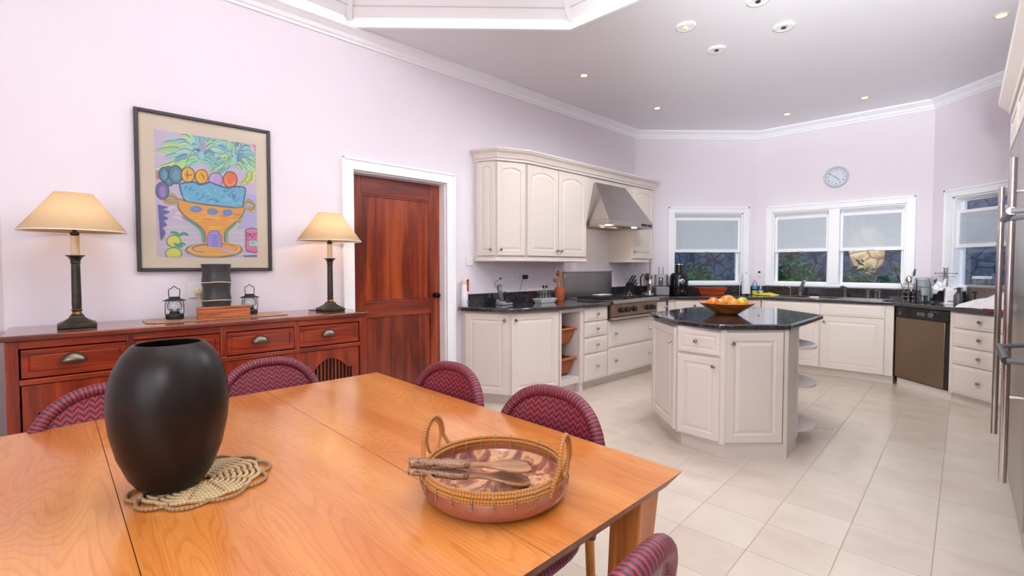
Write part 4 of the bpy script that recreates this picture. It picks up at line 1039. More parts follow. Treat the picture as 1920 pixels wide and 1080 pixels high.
for z0, z1 in ((0.35, 1.02), (1.06, 1.56)):
    dd = MB().box(0.01, w3 - 0.01, 0.0, 0.022, z0, z1).build('oven_door', 'steelf', r3, bevel=0.004)
    zz = z1 - 0.06
    h = MB().cyl((0.14, -0.095, zz), (w3 - 0.05, -0.095, zz), 0.014, 14).build('handle', 'black', dd)
    MB().cyl((0.10, 0.0, zz + 0.012), (0.14, -0.095, zz), 0.010, 10).build('bracket', 'greyd', h); MB().cyl((w3 - 0.05, -0.095, zz), (w3 - 0.05, 0, zz), 0.010, 10).build('bracket', 'greyd', h)
r4 = thing('overhead_cabinet', 'cream cabinet above the fridges with cornice at top right', 'cabinet', wl(5, 0.0, 0.0), wr(5)); w4 = 2.47
MB().box(0, w4, 0.022, 0.62, 2.105, 2.36).build('cabinet_body', 'cab', r4)
for k in range(4):
    dd = MB(); loops_mesh(dd, 0.595, 0.235, [(0, 0, 0), (0, -0.017, 0), (0.004, -0.021, 0), (0.05, -0.021, 0), (0.056, -0.014, 0), (0.08, -0.02, 0)]); q = dd.build('door', 'cab', r4); q.location = (0.015 + 0.61 * k, 0.022, 2.115)
c = sweep(MB(), [(0.09, 0.6), (0.09, 0.0), (w4, 0.0)][::-1], [(-a, z) for a, z in [(-0.03, 2.361), (0.01, 2.361), (0.015, 2.38), (0.03, 2.40), (0.06, 2.44), (0.065, 2.47), (-0.03, 2.47)]][::-1]).build('cornice', 'cab', r4)

# ------------------------------------------------------------------ sideboard
SBZ = 0.975; SD = 0.48; SL = 1.79
r = thing('sideboard', 'long mahogany sideboard with cup handles and slatted doors against pink wall', 'sideboard', wl(1, -6.07, SD), wr(1))
MB().box(-0.015, SL + 0.015, -0.018, SD - 0.004, SBZ - 0.028, SBZ).build('top', 'mahog_top', r, bevel=0.006)
mb = MB(); yb = SD - 0.01
mb.box(0, 0.025, 0.0, yb, 0.0, SBZ - 0.029).box(SL - 0.025, SL, 0.0, yb, 0.0, SBZ - 0.029).box(0.025, SL - 0.025, yb - 0.02, yb, 0.06, SBZ - 0.029).box(0.025, SL - 0.025, 0.02, yb - 0.02, 0.06, 0.08)
mb.build('carcass', 'mahog_z', r)
DZ0, DZ1 = 0.765, 0.905
xs = [0.045, 0.455, 0.47, 0.87, 0.905, 1.29, 1.32, 1.745]
drs = [(0.05, 0.445), (0.475, 0.875), (0.905, 1.295), (1.325, 1.735)]
mb = MB(); mb.box(0, 0.045, -0.004, 0.02, 0.0, SBZ - 0.029).box(SL - 0.05, SL, -0.004, 0.02, 0.0, SBZ - 0.029)
for a, b in zip([d[1] for d in drs[:-1]], [d[0] for d in drs[1:]]): mb.box(a, b, -0.002, 0.02, 0.08, SBZ - 0.029)
mb.build('stile', 'mahog_z', r, bevel=0.002)
mb = MB(); mb.box(0.045, SL - 0.05, -0.001, 0.018, DZ1 + 0.004, SBZ - 0.0295).box(0.045, SL - 0.05, -0.008, 0.018, DZ0 - 0.03, DZ0 - 0.004).box(0.045, SL - 0.05, -0.001, 0.018, 0.05, 0.10)
mb.build('rail', 'mahog_x', r, bevel=0.003)
for i, (a, b) in enumerate(drs):
    mb = MB(); W_ = b - a; Hh = DZ1 - DZ0
    loops_mesh(mb, W_, Hh, [(0.002, 0.012, 0), (0.002, 0.002, 0), (0.004, 0.0, 0), (0.026, 0.0, 0), (0.03, 0.005, 0), (0.034, 0.002, 0), (0.036, 0.002, 0)])
    d = mb.build('drawer', 'mahog_x', r); d.location = (a, 0.0, DZ0)
    # cup pull
    mb = MB(); rows = []
    for q in range(7):
        t = q / 6 * PI / 2; row = []
        for p_ in range(13):
            an = PI * p_ / 12; row.append((0.046 * math.cos(an) * 1.0, -0.030 * math.sin(t) * (0.3 + 0.7 * math.sin(an)) - 0.001, 0.044 * math.sin(an) * math.cos(t) - 0.012))
        rows.append(row)
    mb.grid(rows); mb.box(-0.052, 0.052, -0.002, 0.001, -0.014, -0.009)
    h = mb.build('cup_handle', 'pull', d, solid=0.002); h.location = (W_ * (0.47 if i else 0.47), 0.0, Hh * 0.55)
# doors with curved tops and slats
for i, (a, b) in enumerate(drs):
    W_ = b - a; z0, z1 = 0.105, DZ0 - 0.034; Hh = z1 - z0
    d = bpy.data.objects.new('door', None)
    m0 = 0.055; n = 16; op = []
    for k in range(n + 1):
        t = k / n; x = m0 + (W_ - 2 * m0) * t; op.append((x, Hh - 0.135 + 0.075 * max(0.0, math.sin(PI * min(1, max(0, (t - 0.12) / 0.76)))) ** 0.8))
    mb = MB(); mb.box(0.002, m0, 0, 0.02, 0, Hh).box(W_ - m0, W_ - 0.002, 0, 0.02, 0, Hh).box(m0, W_ - m0, 0, 0.02, 0, 0.07)
    for k in range(n):
        (xa, za), (xb, zb_) = op[k], op[k + 1]; mb.pry([(xa, za), (xb, zb_), (xb, Hh), (xa, Hh)], 0.0, 0.02)
    d = mb.build('door', 'mahog_z', r); d.location = (a, 0.0, z0)
    mb = MB(); ns = 12
    for k in range(ns):
        x = m0 + (W_ - 2 * m0) * (k + 0.5) / ns; mb.cyl((x, 0.012, 0.065), (x, 0.012, Hh - 0.06), 0.0055, 8)
    mb.build('slats', 'mahog_z', d)
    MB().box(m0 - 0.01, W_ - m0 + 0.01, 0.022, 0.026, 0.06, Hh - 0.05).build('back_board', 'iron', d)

# placemat + things on the sideboard
o = MB().prism([(-0.36, -0.11), (0.30, -0.11), (0.36, -0.09), (0.36, 0.17), (-0.36, 0.17), (-0.40, 0.10), (-0.40, -0.06)], 0, 0.005).build('placemat', 'matweave', bevel=0.002); o.location = wl(1, -5.13, 0.25, SBZ + 0.0005); o.rotation_euler.z = wr(1)
tag(o, 'flat brown placemat under the lanterns and wooden box on sideboard', 'mat')
MZ = SBZ + 0.006
r = thing('wooden_box', 'small lidded brown wooden box in front of the black canister', 'box', wl(1, -5.135, 0.285, MZ), wr(1))
MB().box(-0.142, 0.142, -0.035, 0.035, 0, 0.058).build('body', 'boxwood', r, bevel=0.003); MB().box(-0.145, 0.145, -0.038, 0.038, 0.0585, 0.07).build('lid', 'boxwood', r, bevel=0.004)
MB().cyl((-0.125, -0.0355, 0.03), (-0.125, -0.0345, 0.03), 0.004, 10).build('peg', 'iron', r)
r = thing('canister', 'black bamboo shaped canister with two pale rings below the painting', 'canister', wl(1, -5.145, 0.145, MZ), wr(1))
prof = [(0.086, 0.0)]
for q in range(3):
    z = 0.03 + q * 0.10
    prof += [(0.081, z), (0.086, z + 0.045 - 0.0)] if False else []
segs = [(0.0, 0.105), (0.105, 0.22), (0.22, 0.335)]
mb = MB(); pr = []
for a, b in segs:
    for k in range(9): t = k / 8; pr.append((0.084 - 0.0065 * math.sin(PI * t), a + (b - a) * t))
pr += [(0.078, 0.337), (0.0001, 0.337)]
mb.lathe(pr, 36).build('body', 'canister', r)
for z in (0.105, 0.22): MB().tube([(0.0835 * math.cos(2 * PI * k / 36), 0.0835 * math.sin(2 * PI * k / 36), z + 0.002 * math.sin(6 * PI * k / 36)) for k in range(36)], 0.0028, 6, True).build('ring', 'candle', r)
def lantern(s, off, label):
    r = thing('lantern', label, 'lantern', wl(1, s, off, MZ), wr(1), 'small lanterns on the sideboard'); r.scale = (1.1, 1.1, 1.13)
    MB().lathe([(0.040, 0), (0.043, 0.006), (0.043, 0.022), (0.038, 0.028), (0.024, 0.030), (0.024, 0.04), (0.0001, 0.04)], 24).build('base', 'lantern', r)
    MB().lathe([(0.018, 0.041), (0.034, 0.052), (0.037, 0.068), (0.034, 0.086), (0.026, 0.098)], 24, cap=False).build('globe', 'thinglass', r)
    MB().lathe([(0.008, 0.041), (0.010, 0.050), (0.006, 0.062), (0.0001, 0.066)], 10).build('candle', 'white', r)
    MB().lathe([(0.056, 0.098), (0.050, 0.102), (0.034, 0.108), (0.026, 0.112), (0.026, 0.120), (0.0001, 0.121)], 28).build('lid', 'lantern', r)
    for sx in (-1, 1): MB().tube([(sx * 0.041, 0, 0.02), (sx * 0.043, 0, 0.04), (sx * 0.042, 0, 0.08), (sx * 0.036, 0, 0.10)], 0.0022, 6).build('guard_wire', 'lantern', r)
    MB().tube([(-0.024, 0, 0.115), (-0.026, 0, 0.150), (-0.025, 0, 0.160), (-0.012, 0, 0.166), (-0.006, 0, 0.172), (0, 0, 0.178), (0.006, 0, 0.172), (0.012, 0, 0.166), (0.025, 0, 0.160), (0.026, 0, 0.150), (0.024, 0, 0.115)], 0.0022, 6).build('handle', 'lantern', r)
    return r
lantern(-5.375, 0.175, 'small grey glass lantern left of the black canister')
lantern(-4.955, 0.155, 'small grey glass lantern right of the black canister')

def table_lamp(s, off, label, rz, cord=False):
    r = thing('table_lamp', label, 'lamp', wl(1, s, off, SBZ + 0.001), rz, 'matching column table lamps')
    mb = MB(); b = 0.078
    mb.box(-b, b, -b, b, 0, 0.022); rows = [(b * 0.92, 0.022), (0.052, 0.034), (0.034, 0.048), (0.027, 0.064)]
    vs = []; 
    for h_, z in rows: vs += [(-h_, -h_, z), (h_, -h_, z), (h_, h_, z), (-h_, h_, z)]
    mb.add(vs, [(i * 4 + k, i * 4 + (k + 1) % 4, (i + 1) * 4 + (k + 1) % 4, (i + 1) * 4 + k) for i in range(3) for k in range(4)] + [(12, 13, 14, 15)])
    mb.build('base', 'bronze', r, bevel=0.003)
    MB().lathe([(0.020, 0.064), (0.025, 0.068), (0.02, 0.074), (0.018, 0.082), (0.023, 0.088), (0.024, 0.093), (0.018, 0.098)], 24).build('collar', 'brass', r)
    MB().lathe([(0.0195, 0.098), (0.0205, 0.12), (0.0185, 0.34), (0.022, 0.345), (0.020, 0.352), (0.022, 0.362), (0.030, 0.376), (0.040, 0.382), (0.040, 0.386), (0.0001, 0.386)], 28).build('column', 'bronze', r)
    MB().lathe([(0.0185, 0.386), (0.0185, 0.49), (0.0001, 0.49)], 20).build('candle_sleeve', 'candle', r)
    MB().lathe([(0.012, 0.49), (0.019, 0.495), (0.019, 0.508), (0.010, 0.512), (0.010, 0.53), (0.0001, 0.53)], 16).build('bulb_holder', 'bronze', r)
    MB().ball((0, 0, 0.56), 0.024, 0.024, 0.03, 14, 8).build('bulb', 'whitep', r)
    sh = MB().lathe([(0.222, 0.512), (0.079, 0.716)], 64, cap=False).build('lamp_shade', 'shade', r, solid=0.0016)
    mb = MB()
    for rr, z in ((0.222, 0.512), (0.079, 0.716)): mb.tube([(rr * math.cos(2 * PI * k / 64), rr * math.sin(2 * PI * k / 64), z) for k in range(64)], 0.0032, 6, True)
    mb.build('shade_trim', 'paper', sh)
    mb = MB()
    for k in range(3): a = 2 * PI * k / 3; mb.cyl((0.01 * math.cos(a), 0.01 * math.sin(a), 0.522), (0.1 * math.cos(a), 0.1 * math.sin(a), 0.684), 0.0016, 6)
    mb.build('shade_carrier', 'bronze', r)
    if cord: MB().tube([(-0.07, -0.02, 0.006), (-0.11, -0.03, 0.012), (-0.15, -0.02, 0.016), (-0.158, 0.0, 0.01), (-0.14, 0.01, 0.004), (-0.07, 0.03, 0.003)], 0.0028, 6).build('cord', 'black', r)
    return r
table_lamp(-5.815, 0.235, 'column table lamp with tan shade left of the painting', R(42))
table_lamp(-4.438, 0.235, 'column table lamp with tan shade next to the wooden door', R(42), True)
for s_, e in ((-5.815, 0.7), (-4.438, 1.6)): lamp('table_lamp_bulb', 'POINT', wl(1, s_, 0.235, SBZ + 0.60), e, (1, 0.78, 0.5), shadow_soft_size=0.03)

# ------------------------------------------------------------------ sockets, switches
def plate(name, label, w, s, z, W=0.086, Hh=0.086, kind='socket', group=None):
    r = thing(name, label, kind, wl(w, s, 0.0, z), wr(w), group)
    MB().box(-W / 2, W / 2, -0.009, -0.0005, -Hh / 2, Hh / 2).build('plate', 'whitep', r, bevel=0.003); return r
def holes(r, xs):
    mb = MB()
    for x in xs:
        mb.box(x - 0.003, x + 0.003, -0.0098, -0.0085, 0.006, 0.014).box(x - 0.012, x - 0.006, -0.0098, -0.0085, -0.008, -0.004).box(x + 0.006, x + 0.012, -0.0098, -0.0085, -0.008, -0.004)
    mb.build('slots', 'greyd', r)
p = plate('wall_switch', 'white light switch on pink wall left of the cabinets', 1, -2.957, 1.354, 0.086); MB().box(-0.012, 0.012, -0.013, -0.0085, -0.012, 0.012).build('rocker', 'white', p, bevel=0.002)
p = plate('phone_socket', 'white phone socket above the cordless phone', 1, -2.551, 1.178, 0.075, 0.10); MB().box(-0.012, 0.012, -0.016, -0.0085, -0.01, 0.01).build('jack', 'greyd', p)
p = plate('wall_socket', 'white double socket between phone socket and black plug', 1, -2.375, 1.192, 0.146); holes(p, (-0.035, 0.035)); MB().box(-0.045, -0.03, -0.012, -0.0085, 0.022, 0.034).box(0.03, 0.045, -0.012, -0.0085, 0.022, 0.034).build('rocker', 'white', p)
p = plate('wall_socket', 'white socket with black plug beside the oil bottles', 1, -2.155, 1.184, 0.146); holes(p, (0.035,))
r = thing('plug', 'black plug with hanging cable in the wall socket', 'plug', wl(1, -2.19, 0.010, 1.188), wr(1))
MB().box(-0.045, 0.02, -0.035, -0.0005, -0.022, 0.024).build('body', 'black', r, bevel=0.008)
MB().tube([(-0.045, -0.02, -0.005), (-0.06, -0.02, -0.04), (-0.075, -0.016, -0.10), (-0.092, -0.014, -0.15)], 0.0028, 6).build('cable', 'greyd', r)
p = plate('wall_socket', 'white double socket above the knife block', 1, 0.06 - 0.21, 1.178, 0.146); holes(p, (-0.035, 0.035))
p = plate('wall_socket', 'white socket with black button between the windows', 3, 0.02 + 0.035, 1.2, 0.06, 0.086); MB().cyl((0.0, -0.03, 0.025), (0.0, -0.009, 0.025), 0.014, 12).build('plug', 'black', p)
p = plate('wall_socket', 'white socket partly hidden behind the black canister', 1, -5.232, 1.145, 0.086, 0.10)
r = thing('plug', 'white lamp plug in the socket behind the black canister', 'plug', wl(1, -5.224, 0.0095, 1.135), wr(1)); MB().lathe([(0.024, 0), (0.024, 0.02), (0.014, 0.03), (0.0001, 0.031)], 16, axis='y').build('body', 'candle', r)
MB().tube([(0.0, -0.02, -0.02), (0.006, -0.022, -0.05), (0.012, -0.02, -0.08), (0.012, -0.03, -0.152)], 0.004, 6).build('cable', 'candle', r)

# clock
r = thing('wall_clock', 'round silver wall clock above the double window', 'clock', wl(3, 0.938, 0.0, 2.448), wr(3))
MB().lathe([(0.135, 0.0005), (0.138, 0.012), (0.135, 0.026), (0.126, 0.034), (0.116, 0.030), (0.110, 0.020)], 48, axis='y', cap=False).build('rim', 'silver', r)
MB().lathe([(0.112, 0.0005), (0.112, 0.014), (0.0001, 0.014)], 48, axis='y').build('face', 'clockface', r)
hd = MB().add([(-0.006, -0.0175, -0.01), (0.004, -0.0175, -0.012), (-0.072, -0.0175, 0.052), (-0.078, -0.0175, 0.05)], [(0, 1, 2, 3)]).add([(-0.003, -0.017, 0.004), (-0.002, -0.017, -0.006), (0.034, -0.017, -0.052), (0.038, -0.017, -0.048)], [(0, 1, 2, 3)]).build('hands', 'greyd', r, solid=0.0015)
nm = MB()
for k in range(12):
    a = R(90 - 30 * k); t = bpy.data.curves.new('numeral', 'FONT'); t.body = str(12 if k == 0 else k); t.size = 0.036; t.align_x = 'CENTER'; t.align_y = 'CENTER'; t.extrude = 0.0004
    o = bpy.data.objects.new('numeral', t); COL.objects.link(o); bpy.context.view_layer.update()
    tm = bpy.data.meshes.new_from_object(o.evaluated_get(bpy.context.evaluated_depsgraph_get()))
    nm.add([(v.co.x + 0.088 * math.cos(a), -0.0152 - v.co.z, v.co.y + 0.088 * math.sin(a)) for v in tm.vertices], [tuple(p.vertices) for p in tm.polygons])
    bpy.data.objects.remove(o, do_unlink=True)
nm.build('numerals', 'greyd', r, fix=False)

# ------------------------------------------------------------------ ceiling lights
def downlight(x, y, label, group='small lit ceiling downlights'):
    r = thing('downlight', label, 'ceiling light', (x, y, CZ), 0, group)
    MB().lathe([(0.030, -0.001), (0.044, -0.001), (0.046, -0.006), (0.036, -0.010), (0.030, -0.006)], 28).build('rim', 'brass' if False else 'candle', r)
    MB().lathe([(0.029, -0.002), (0.029, -0.006), (0.0001, -0.007)], 20, cap=False).build('lamp', 'amber', r)
    lamp('downlight_beam', 'SPOT', (x, y, CZ - 0.03), 9, (1, 0.82, 0.6), (0, 0, 0), spot_size=R(80), spot_blend=0.8, shadow_soft_size=0.03)
for (x, y), t in (((0.813, 4.72), 'small lit downlight nearest the raised ceiling, leftmost'), ((1.855, 5.665), 'small lit downlight above the range hood corner'), ((3.54, 5.85), 'small lit downlight above the left pane of the double window'), ((4.07, 5.27), 'small lit downlight above the clock, at right'), ((3.77, 3.545), 'lit downlight at the upper right corner near overhead cabinet')):
    downlight(x, y, t)
def gimbal(x, y, label, lit):
    r = thing('gimbal_light', label, 'ceiling light', (x, y, CZ), R(20), 'white gimbal lights over the island')
    MB().lathe([(0.052, -0.001), (0.075, -0.001), (0.078, -0.007), (0.066, -0.013), (0.054, -0.010)], 36).build('rim', 'white', r)
    MB().lathe([(0.052, -0.003), (0.050, -0.012), (0.022, -0.009), (0.0001, -0.008)], 28, cap=False).build('gimbal_disc', 'whitep', r)
    if lit: MB().tube([(-0.022, -0.012, -0.014), (-0.01, 0.004, -0.015), (0.006, -0.002, -0.015), (0.022, 0.012, -0.014)], 0.007, 8).build('lamp', 'amber_dim', r)
    else: MB().lathe([(0.018, -0.009), (0.017, -0.016), (0.0001, -0.016)], 14).build('lamp', 'iron', r)
for (x, y), t, l in (((1.453, 3.76), 'white gimbal ceiling light with orange lamp, left of three', True), ((2.227, 3.745), 'white gimbal ceiling light with dark lamp, right of three', False), ((1.874, 4.143), 'white gimbal ceiling light with dark lamp, lowest in view', False), ((1.824, 3.385), 'white gimbal ceiling light cut by the top edge', False)):
    gimbal(x, y, t, l)

# ------------------------------------------------------------------ framed painting
FS0, FS1, FZ0, FZ1 = -5.537, -4.772, 1.271, 2.27
FW, FH = FS1 - FS0, FZ1 - FZ0
r = thing('framed_painting', 'charcoal framed painting of a blue and orange fruit urn on pink wall', 'painting', wl(1, FS0, 0.0, FZ0), wr(1))
t = 0.022
MB().box(0, t, -0.03, -0.001, 0, FH).box(FW - t, FW, -0.03, -0.001, 0, FH).box(t, FW - t, -0.03, -0.001, 0, t).box(t, FW - t, -0.03, -0.001, FH - t, FH).build('frame', 'frame', r, bevel=0.004)
MB().box(t, FW - t, -0.012, -0.001, t, FH - t).build('mount', 'mount', r)
MB().box(t, FW - t, -0.0225, -0.0205, t, FH - t).build('glass', 'pglass', r)
AX0, AX1, AZ0, AZ1 = 0.100, 0.672, 0.092, 0.885
rnd = random.Random(11); art = MB(); lay = [0]
def apt(x, y):
    """point of the painting from its place in a close view 625 wide"""
    u = (x - 160) / 625.0; top = 163 + 0.152 * (x - 160); bot = 946 + 0.018 * (x - 160); v = (y - top) / (bot - top)
    u = min(1, max(0, u)); v = min(1, max(0, v)); u = u / (u + (1 - u) * 0.93)
    return AX0 + (AX1 - AX0) * u, AZ1 + (AZ0 - AZ1) * v
def poly(pts, col):
    lay[0] += 1; y = -0.0125 - lay[0] * 0.000008
    P = [apt(*p) for p in pts]; col = tuple(c * 0.82 + 46 for c in col); art.add([(a, y, b) for a, b in P], [tuple(range(len(P)))], col=srgb(*col))
def stroke(pts, w, col, taper=True):
    lay[0] += 1; y = -0.0125 - lay[0] * 0.000008
    # smooth through quadratic sampling
    Q = []
    n = len(pts)
    for i in range(n - 1):
        p0 = pts[max(0, i - 1)]; p1 = pts[i]; p2 = pts[i + 1]; p3 = pts[min(n - 1, i + 2)]
        for k in range(6):
            t = k / 6; f = lambda a, b, c, d: 0.5 * (2 * b + (c - a) * t + (2 * a - 5 * b + 4 * c - d) * t * t + (3 * b - a - 3 * c + d) * t ** 3)
            Q.append((f(p0[0], p1[0], p2[0], p3[0]), f(p0[1], p1[1], p2[1], p3[1])))
    Q.append(pts[-1]); Lr = []
    for i, q in enumerate(Q):
        a = Q[max(0, i - 1)]; b = Q[min(len(Q) - 1, i + 1)]; dx, dy = b[0] - a[0], b[1] - a[1]; L = math.hypot(dx, dy) or 1
        s_ = i / (len(Q) - 1); ww = w * 0.5 * (math.sin(PI * min(1, max(0, s_ * 0.94 + 0.03))) ** 0.5 if taper else 1)
        Lr.append(((q[0] - dy / L * ww, q[1] + dx / L * ww), (q[0] + dy / L * ww, q[1] - dx / L * ww)))
    vs = []
    for a, b in Lr: vs += [(*apt(*a), 0), (*apt(*b), 0)]
    vs = [(a, y, b) for a, b, _ in vs]; art.add(vs, [(2 * i, 2 * i + 1, 2 * i + 3, 2 * i + 2) for i in range(len(Lr) - 1)], col=srgb(*tuple(c * 0.82 + 46 for c in col)))
def oval(cx, cy, rx, ry, col, n=24): poly([(cx + rx * math.cos(2 * PI * k / n), cy + ry * math.sin(2 * PI * k / n)) for k in range(n)], col)
def ring(cx, cy, rx, ry, w, col, a0=0, a1=360): stroke([(cx + rx * math.cos(R(a0 + (a1 - a0) * k / 10)), cy + ry * math.sin(R(a0 + (a1 - a0) * k / 10))) for k in range(11)], w, col, False)
poly([(150, 150), (800, 240), (800, 975), (150, 965)], (206, 186, 220))
bgc = [(226, 176, 204), (190, 180, 226), (172, 200, 230), (232, 188, 206), (214, 204, 232), (168, 206, 220), (236, 214, 228)]
for k in range(170):
    x = rnd.uniform(165, 780); y = rnd.uniform(180, 780); a = rnd.uniform(-0.8, 0.8); L = rnd.uniform(30, 80)
    stroke([(x, y), (x + L * 0.5, y + a * 20 - 8), (x + L, y + a * 40)], rnd.uniform(8, 20), rnd.choice(bgc))
for k in range(26):
    y = 740 + k * 8; c = [(232, 190, 210), (190, 214, 220), (206, 196, 232), (236, 222, 200)][k % 4]
    stroke([(165, y - 6), (300, y - 2), (420, y + 2)], 6, c); stroke([(560, y), (680, y + 6), (780, y + 8)], 6, c)
poly([(700, 560), (790, 560), (790, 760), (640, 780)], (176, 170, 224))
for a in ((720, 240, 780, 300), (740, 300, 784, 380)): stroke([(a[0], a[1]), (a[2], a[1] + 20), (a[2], a[3])], 16, (214, 96, 140))
stroke([(370, 205), (410, 200), (430, 230)], 16, (204, 88, 120))
stroke([(168, 420), (180, 440), (170, 470)], 26, (176, 110, 100))
# fronds
gr = [(150, 226, 196), (120, 206, 186), (168, 222, 120), (110, 176, 196), (90, 150, 170), (188, 228, 140), (130, 190, 214), (160, 214, 210)]
def frond(cx, cy, n, R0, spread):
    for k in range(n):
        a = R(180 + spread[0] + (spread[1] - spread[0]) * k / (n - 1)) + rnd.uniform(-0.08, 0.08); L = R0 * rnd.uniform(0.75, 1.1)
        ex, ey = cx + L * math.cos(a), cy + L * math.sin(a) * 0.85 + 18; mx_, my_ = cx + L * 0.55 * math.cos(a), cy + L * 0.62 * math.sin(a) - 14
        stroke([(cx, cy), (mx_, my_), (ex, ey)], rnd.uniform(30, 46), rnd.choice(gr)); stroke([(cx, cy), (mx_ - 3, my_ - 7), (ex, ey - 8)], 5, rnd.choice([(60, 100, 120), (70, 120, 110), (84, 96, 150)]))
        stroke([(cx, cy), (mx_ + 3, my_ + 5), (ex - 6, ey + 2)], 8, rnd.choice(gr))
frond(415, 335, 19, 250, (-38, 205)); frond(632, 365, 16, 185, (-32, 210)); frond(415, 345, 13, 165, (-30, 205)); frond(632, 372, 12, 120, (-25, 205)); frond(415, 350, 9, 95, (-30, 205)); frond(632, 380, 8, 70, (-20, 200))
for c_ in ((420, 320), (632, 350)): oval(c_[0], c_[1], 16, 26, (140, 206, 222))
oval(428, 262, 22, 34, (180, 130, 200)); ring(428, 262, 18, 28, 6, (120, 200, 190))
# leaves left
for q in ((230, 450, 34, 60), (268, 440, 38, 56), (205, 440, 24, 44)): oval(*q, (64, 120, 130)); oval(q[0] + 4, q[1] + 4, q[2] * 0.6, q[3] * 0.6, (90, 140, 190)); ring(*q, 6, (40, 60, 90))
# fruit row
for cx, cy, rx, ry, c in ((338, 440, 38, 46, (240, 166, 40)), (418, 450, 38, 44, (240, 160, 30)), (505, 470, 44, 44, (190, 150, 216)), (600, 470, 48, 50, (236, 96, 50))):
    oval(cx, cy, rx, ry, c); ring(cx, cy, rx, ry, 6, tuple(int(v * 0.5) for v in c)); ring(cx - 8, cy, rx * 0.5, ry * 0.7, 5, tuple(min(255, int(v * 1.15) + 10) for v in c), 90, 270)
ring(600, 470, 30, 34, 8, (246, 150, 70), 20, 200); stroke([(330, 410), (334, 440), (332, 470)], 5, (60, 40, 30)); stroke([(315, 440), (350, 442), (362, 438)], 5, (80, 50, 30)); stroke([(410, 430), (428, 450), (432, 470)], 5, (60, 40, 20))
for k in range(6): stroke([(655 + k * 14, 500 - k * 2), (690 + k * 14, 480), (712 + k * 12, 430 - k * 4)], 15, [(222, 220, 90), (150, 200, 90), (236, 232, 120)][k % 3]); 
for k in range(4): stroke([(660 + k * 22, 495), (695 + k * 18, 470), (715 + k * 14, 420)], 4, (90, 130, 60))
# blue bowl
bb = [(288, 498), (330, 488), (380, 486), (400, 500), (440, 494), (470, 486), (520, 505), (580, 520), (640, 512), (700, 522), (700, 560), (688, 610), (672, 645), (600, 640), (500, 630), (400, 618), (326, 606), (300, 560)]
poly(bb, (84, 174, 214)); stroke(bb + [bb[0]], 8, (36, 60, 100), False)
for k in range(46):
    x = rnd.uniform(315, 680); y = rnd.uniform(515 + (x - 315) * 0.03, 592 + (x - 315) * 0.1); ring(x, y, rnd.uniform(6, 16), rnd.uniform(5, 12), rnd.uniform(4, 7), rnd.choice([(44, 90, 170), (40, 130, 190), (120, 210, 220), (60, 70, 160), (90, 190, 200)]), rnd.uniform(0, 180), rnd.uniform(200, 380))
# urn
urn = [(278, 588), (330, 606), (420, 622), (520, 634), (620, 644), (692, 640), (690, 668), (660, 710), (600, 755), (565, 785), (552, 830), (560, 870), (540, 890), (440, 890), (428, 870), (432, 820), (420, 780), (380, 740), (310, 690), (280, 640)]
poly(urn, (240, 150, 36)); stroke(urn + [urn[0]], 7, (110, 90, 60), False)
for k in range(24):
    x = rnd.uniform(320, 640); y = rnd.uniform(660, 730); stroke([(x, y), (x + 25, y + 4), (x + 50, y)], 8, rnd.choice([(250, 190, 60), (236, 120, 30), (248, 170, 40), (228, 104, 40)]))
for k in range(10): y = 760 + k * 12; stroke([(450, y), (500, y + 3), (545, y)], 8, rnd.choice([(250, 190, 60), (236, 130, 36), (246, 160, 40)]))
stroke([(300, 700), (370, 745), (412, 790), (420, 850), (414, 880)], 14, (80, 140, 120)); stroke([(680, 700), (610, 760), (575, 790), (566, 850), (572, 880)], 14, (90, 170, 160))
stroke([(290, 712), (360, 758), (400, 800), (406, 860)], 8, (170, 214, 200)); stroke([(692, 716), (622, 774), (588, 806), (584, 860)], 8, (200, 214, 120))
for cx, cy in ((380, 652), (480, 668), (578, 674)): oval(cx, cy, 34, 18, (80, 120, 200)); ring(cx, cy, 34, 18, 5, (60, 150, 170)); oval(cx, cy, 14, 8, (170, 100, 180))
for sx in (((285, 600), (240, 572), (208, 590), (228, 610), (285, 608)), ((690, 632), (720, 606), (768, 632), (750, 656), (694, 644))): stroke(list(sx), 30, (236, 150, 40)); stroke(list(sx), 8, (40, 110, 110)); stroke([(a_, b_ - 14) for a_, b_ in sx], 6, (60, 140, 120))
# base rings
oval(495, 905, 180, 44, (240, 160, 40))
ring(495, 905, 180, 44, 10, (110, 110, 90)); ring(495, 900, 140, 30, 8, (236, 110, 40)); ring(500, 895, 160, 36, 5, (250, 200, 90)); ring(440, 896, 90, 24, 6, (90, 80, 120), 100, 280)
for k in range(6): stroke([(330 + k * 10, 925 + k * 3), (480, 945), (640, 930)], 4, [(250, 196, 70), (190, 100, 130), (240, 140, 30)][k % 3])
# little door
dp = [(444, 885), (444, 830), (456, 800), (488, 784), (520, 800), (534, 830), (534, 890)]
poly(dp, (150, 130, 214)); stroke(dp, 5, (84, 80, 180), False)
for k in range(5): stroke([(468, 815 + k * 16), (490, 818 + k * 16), (512, 815 + k * 16)], 5, (90, 80, 190))
stroke([(520, 900), (570, 910), (640, 930)], 14, (190, 170, 220))
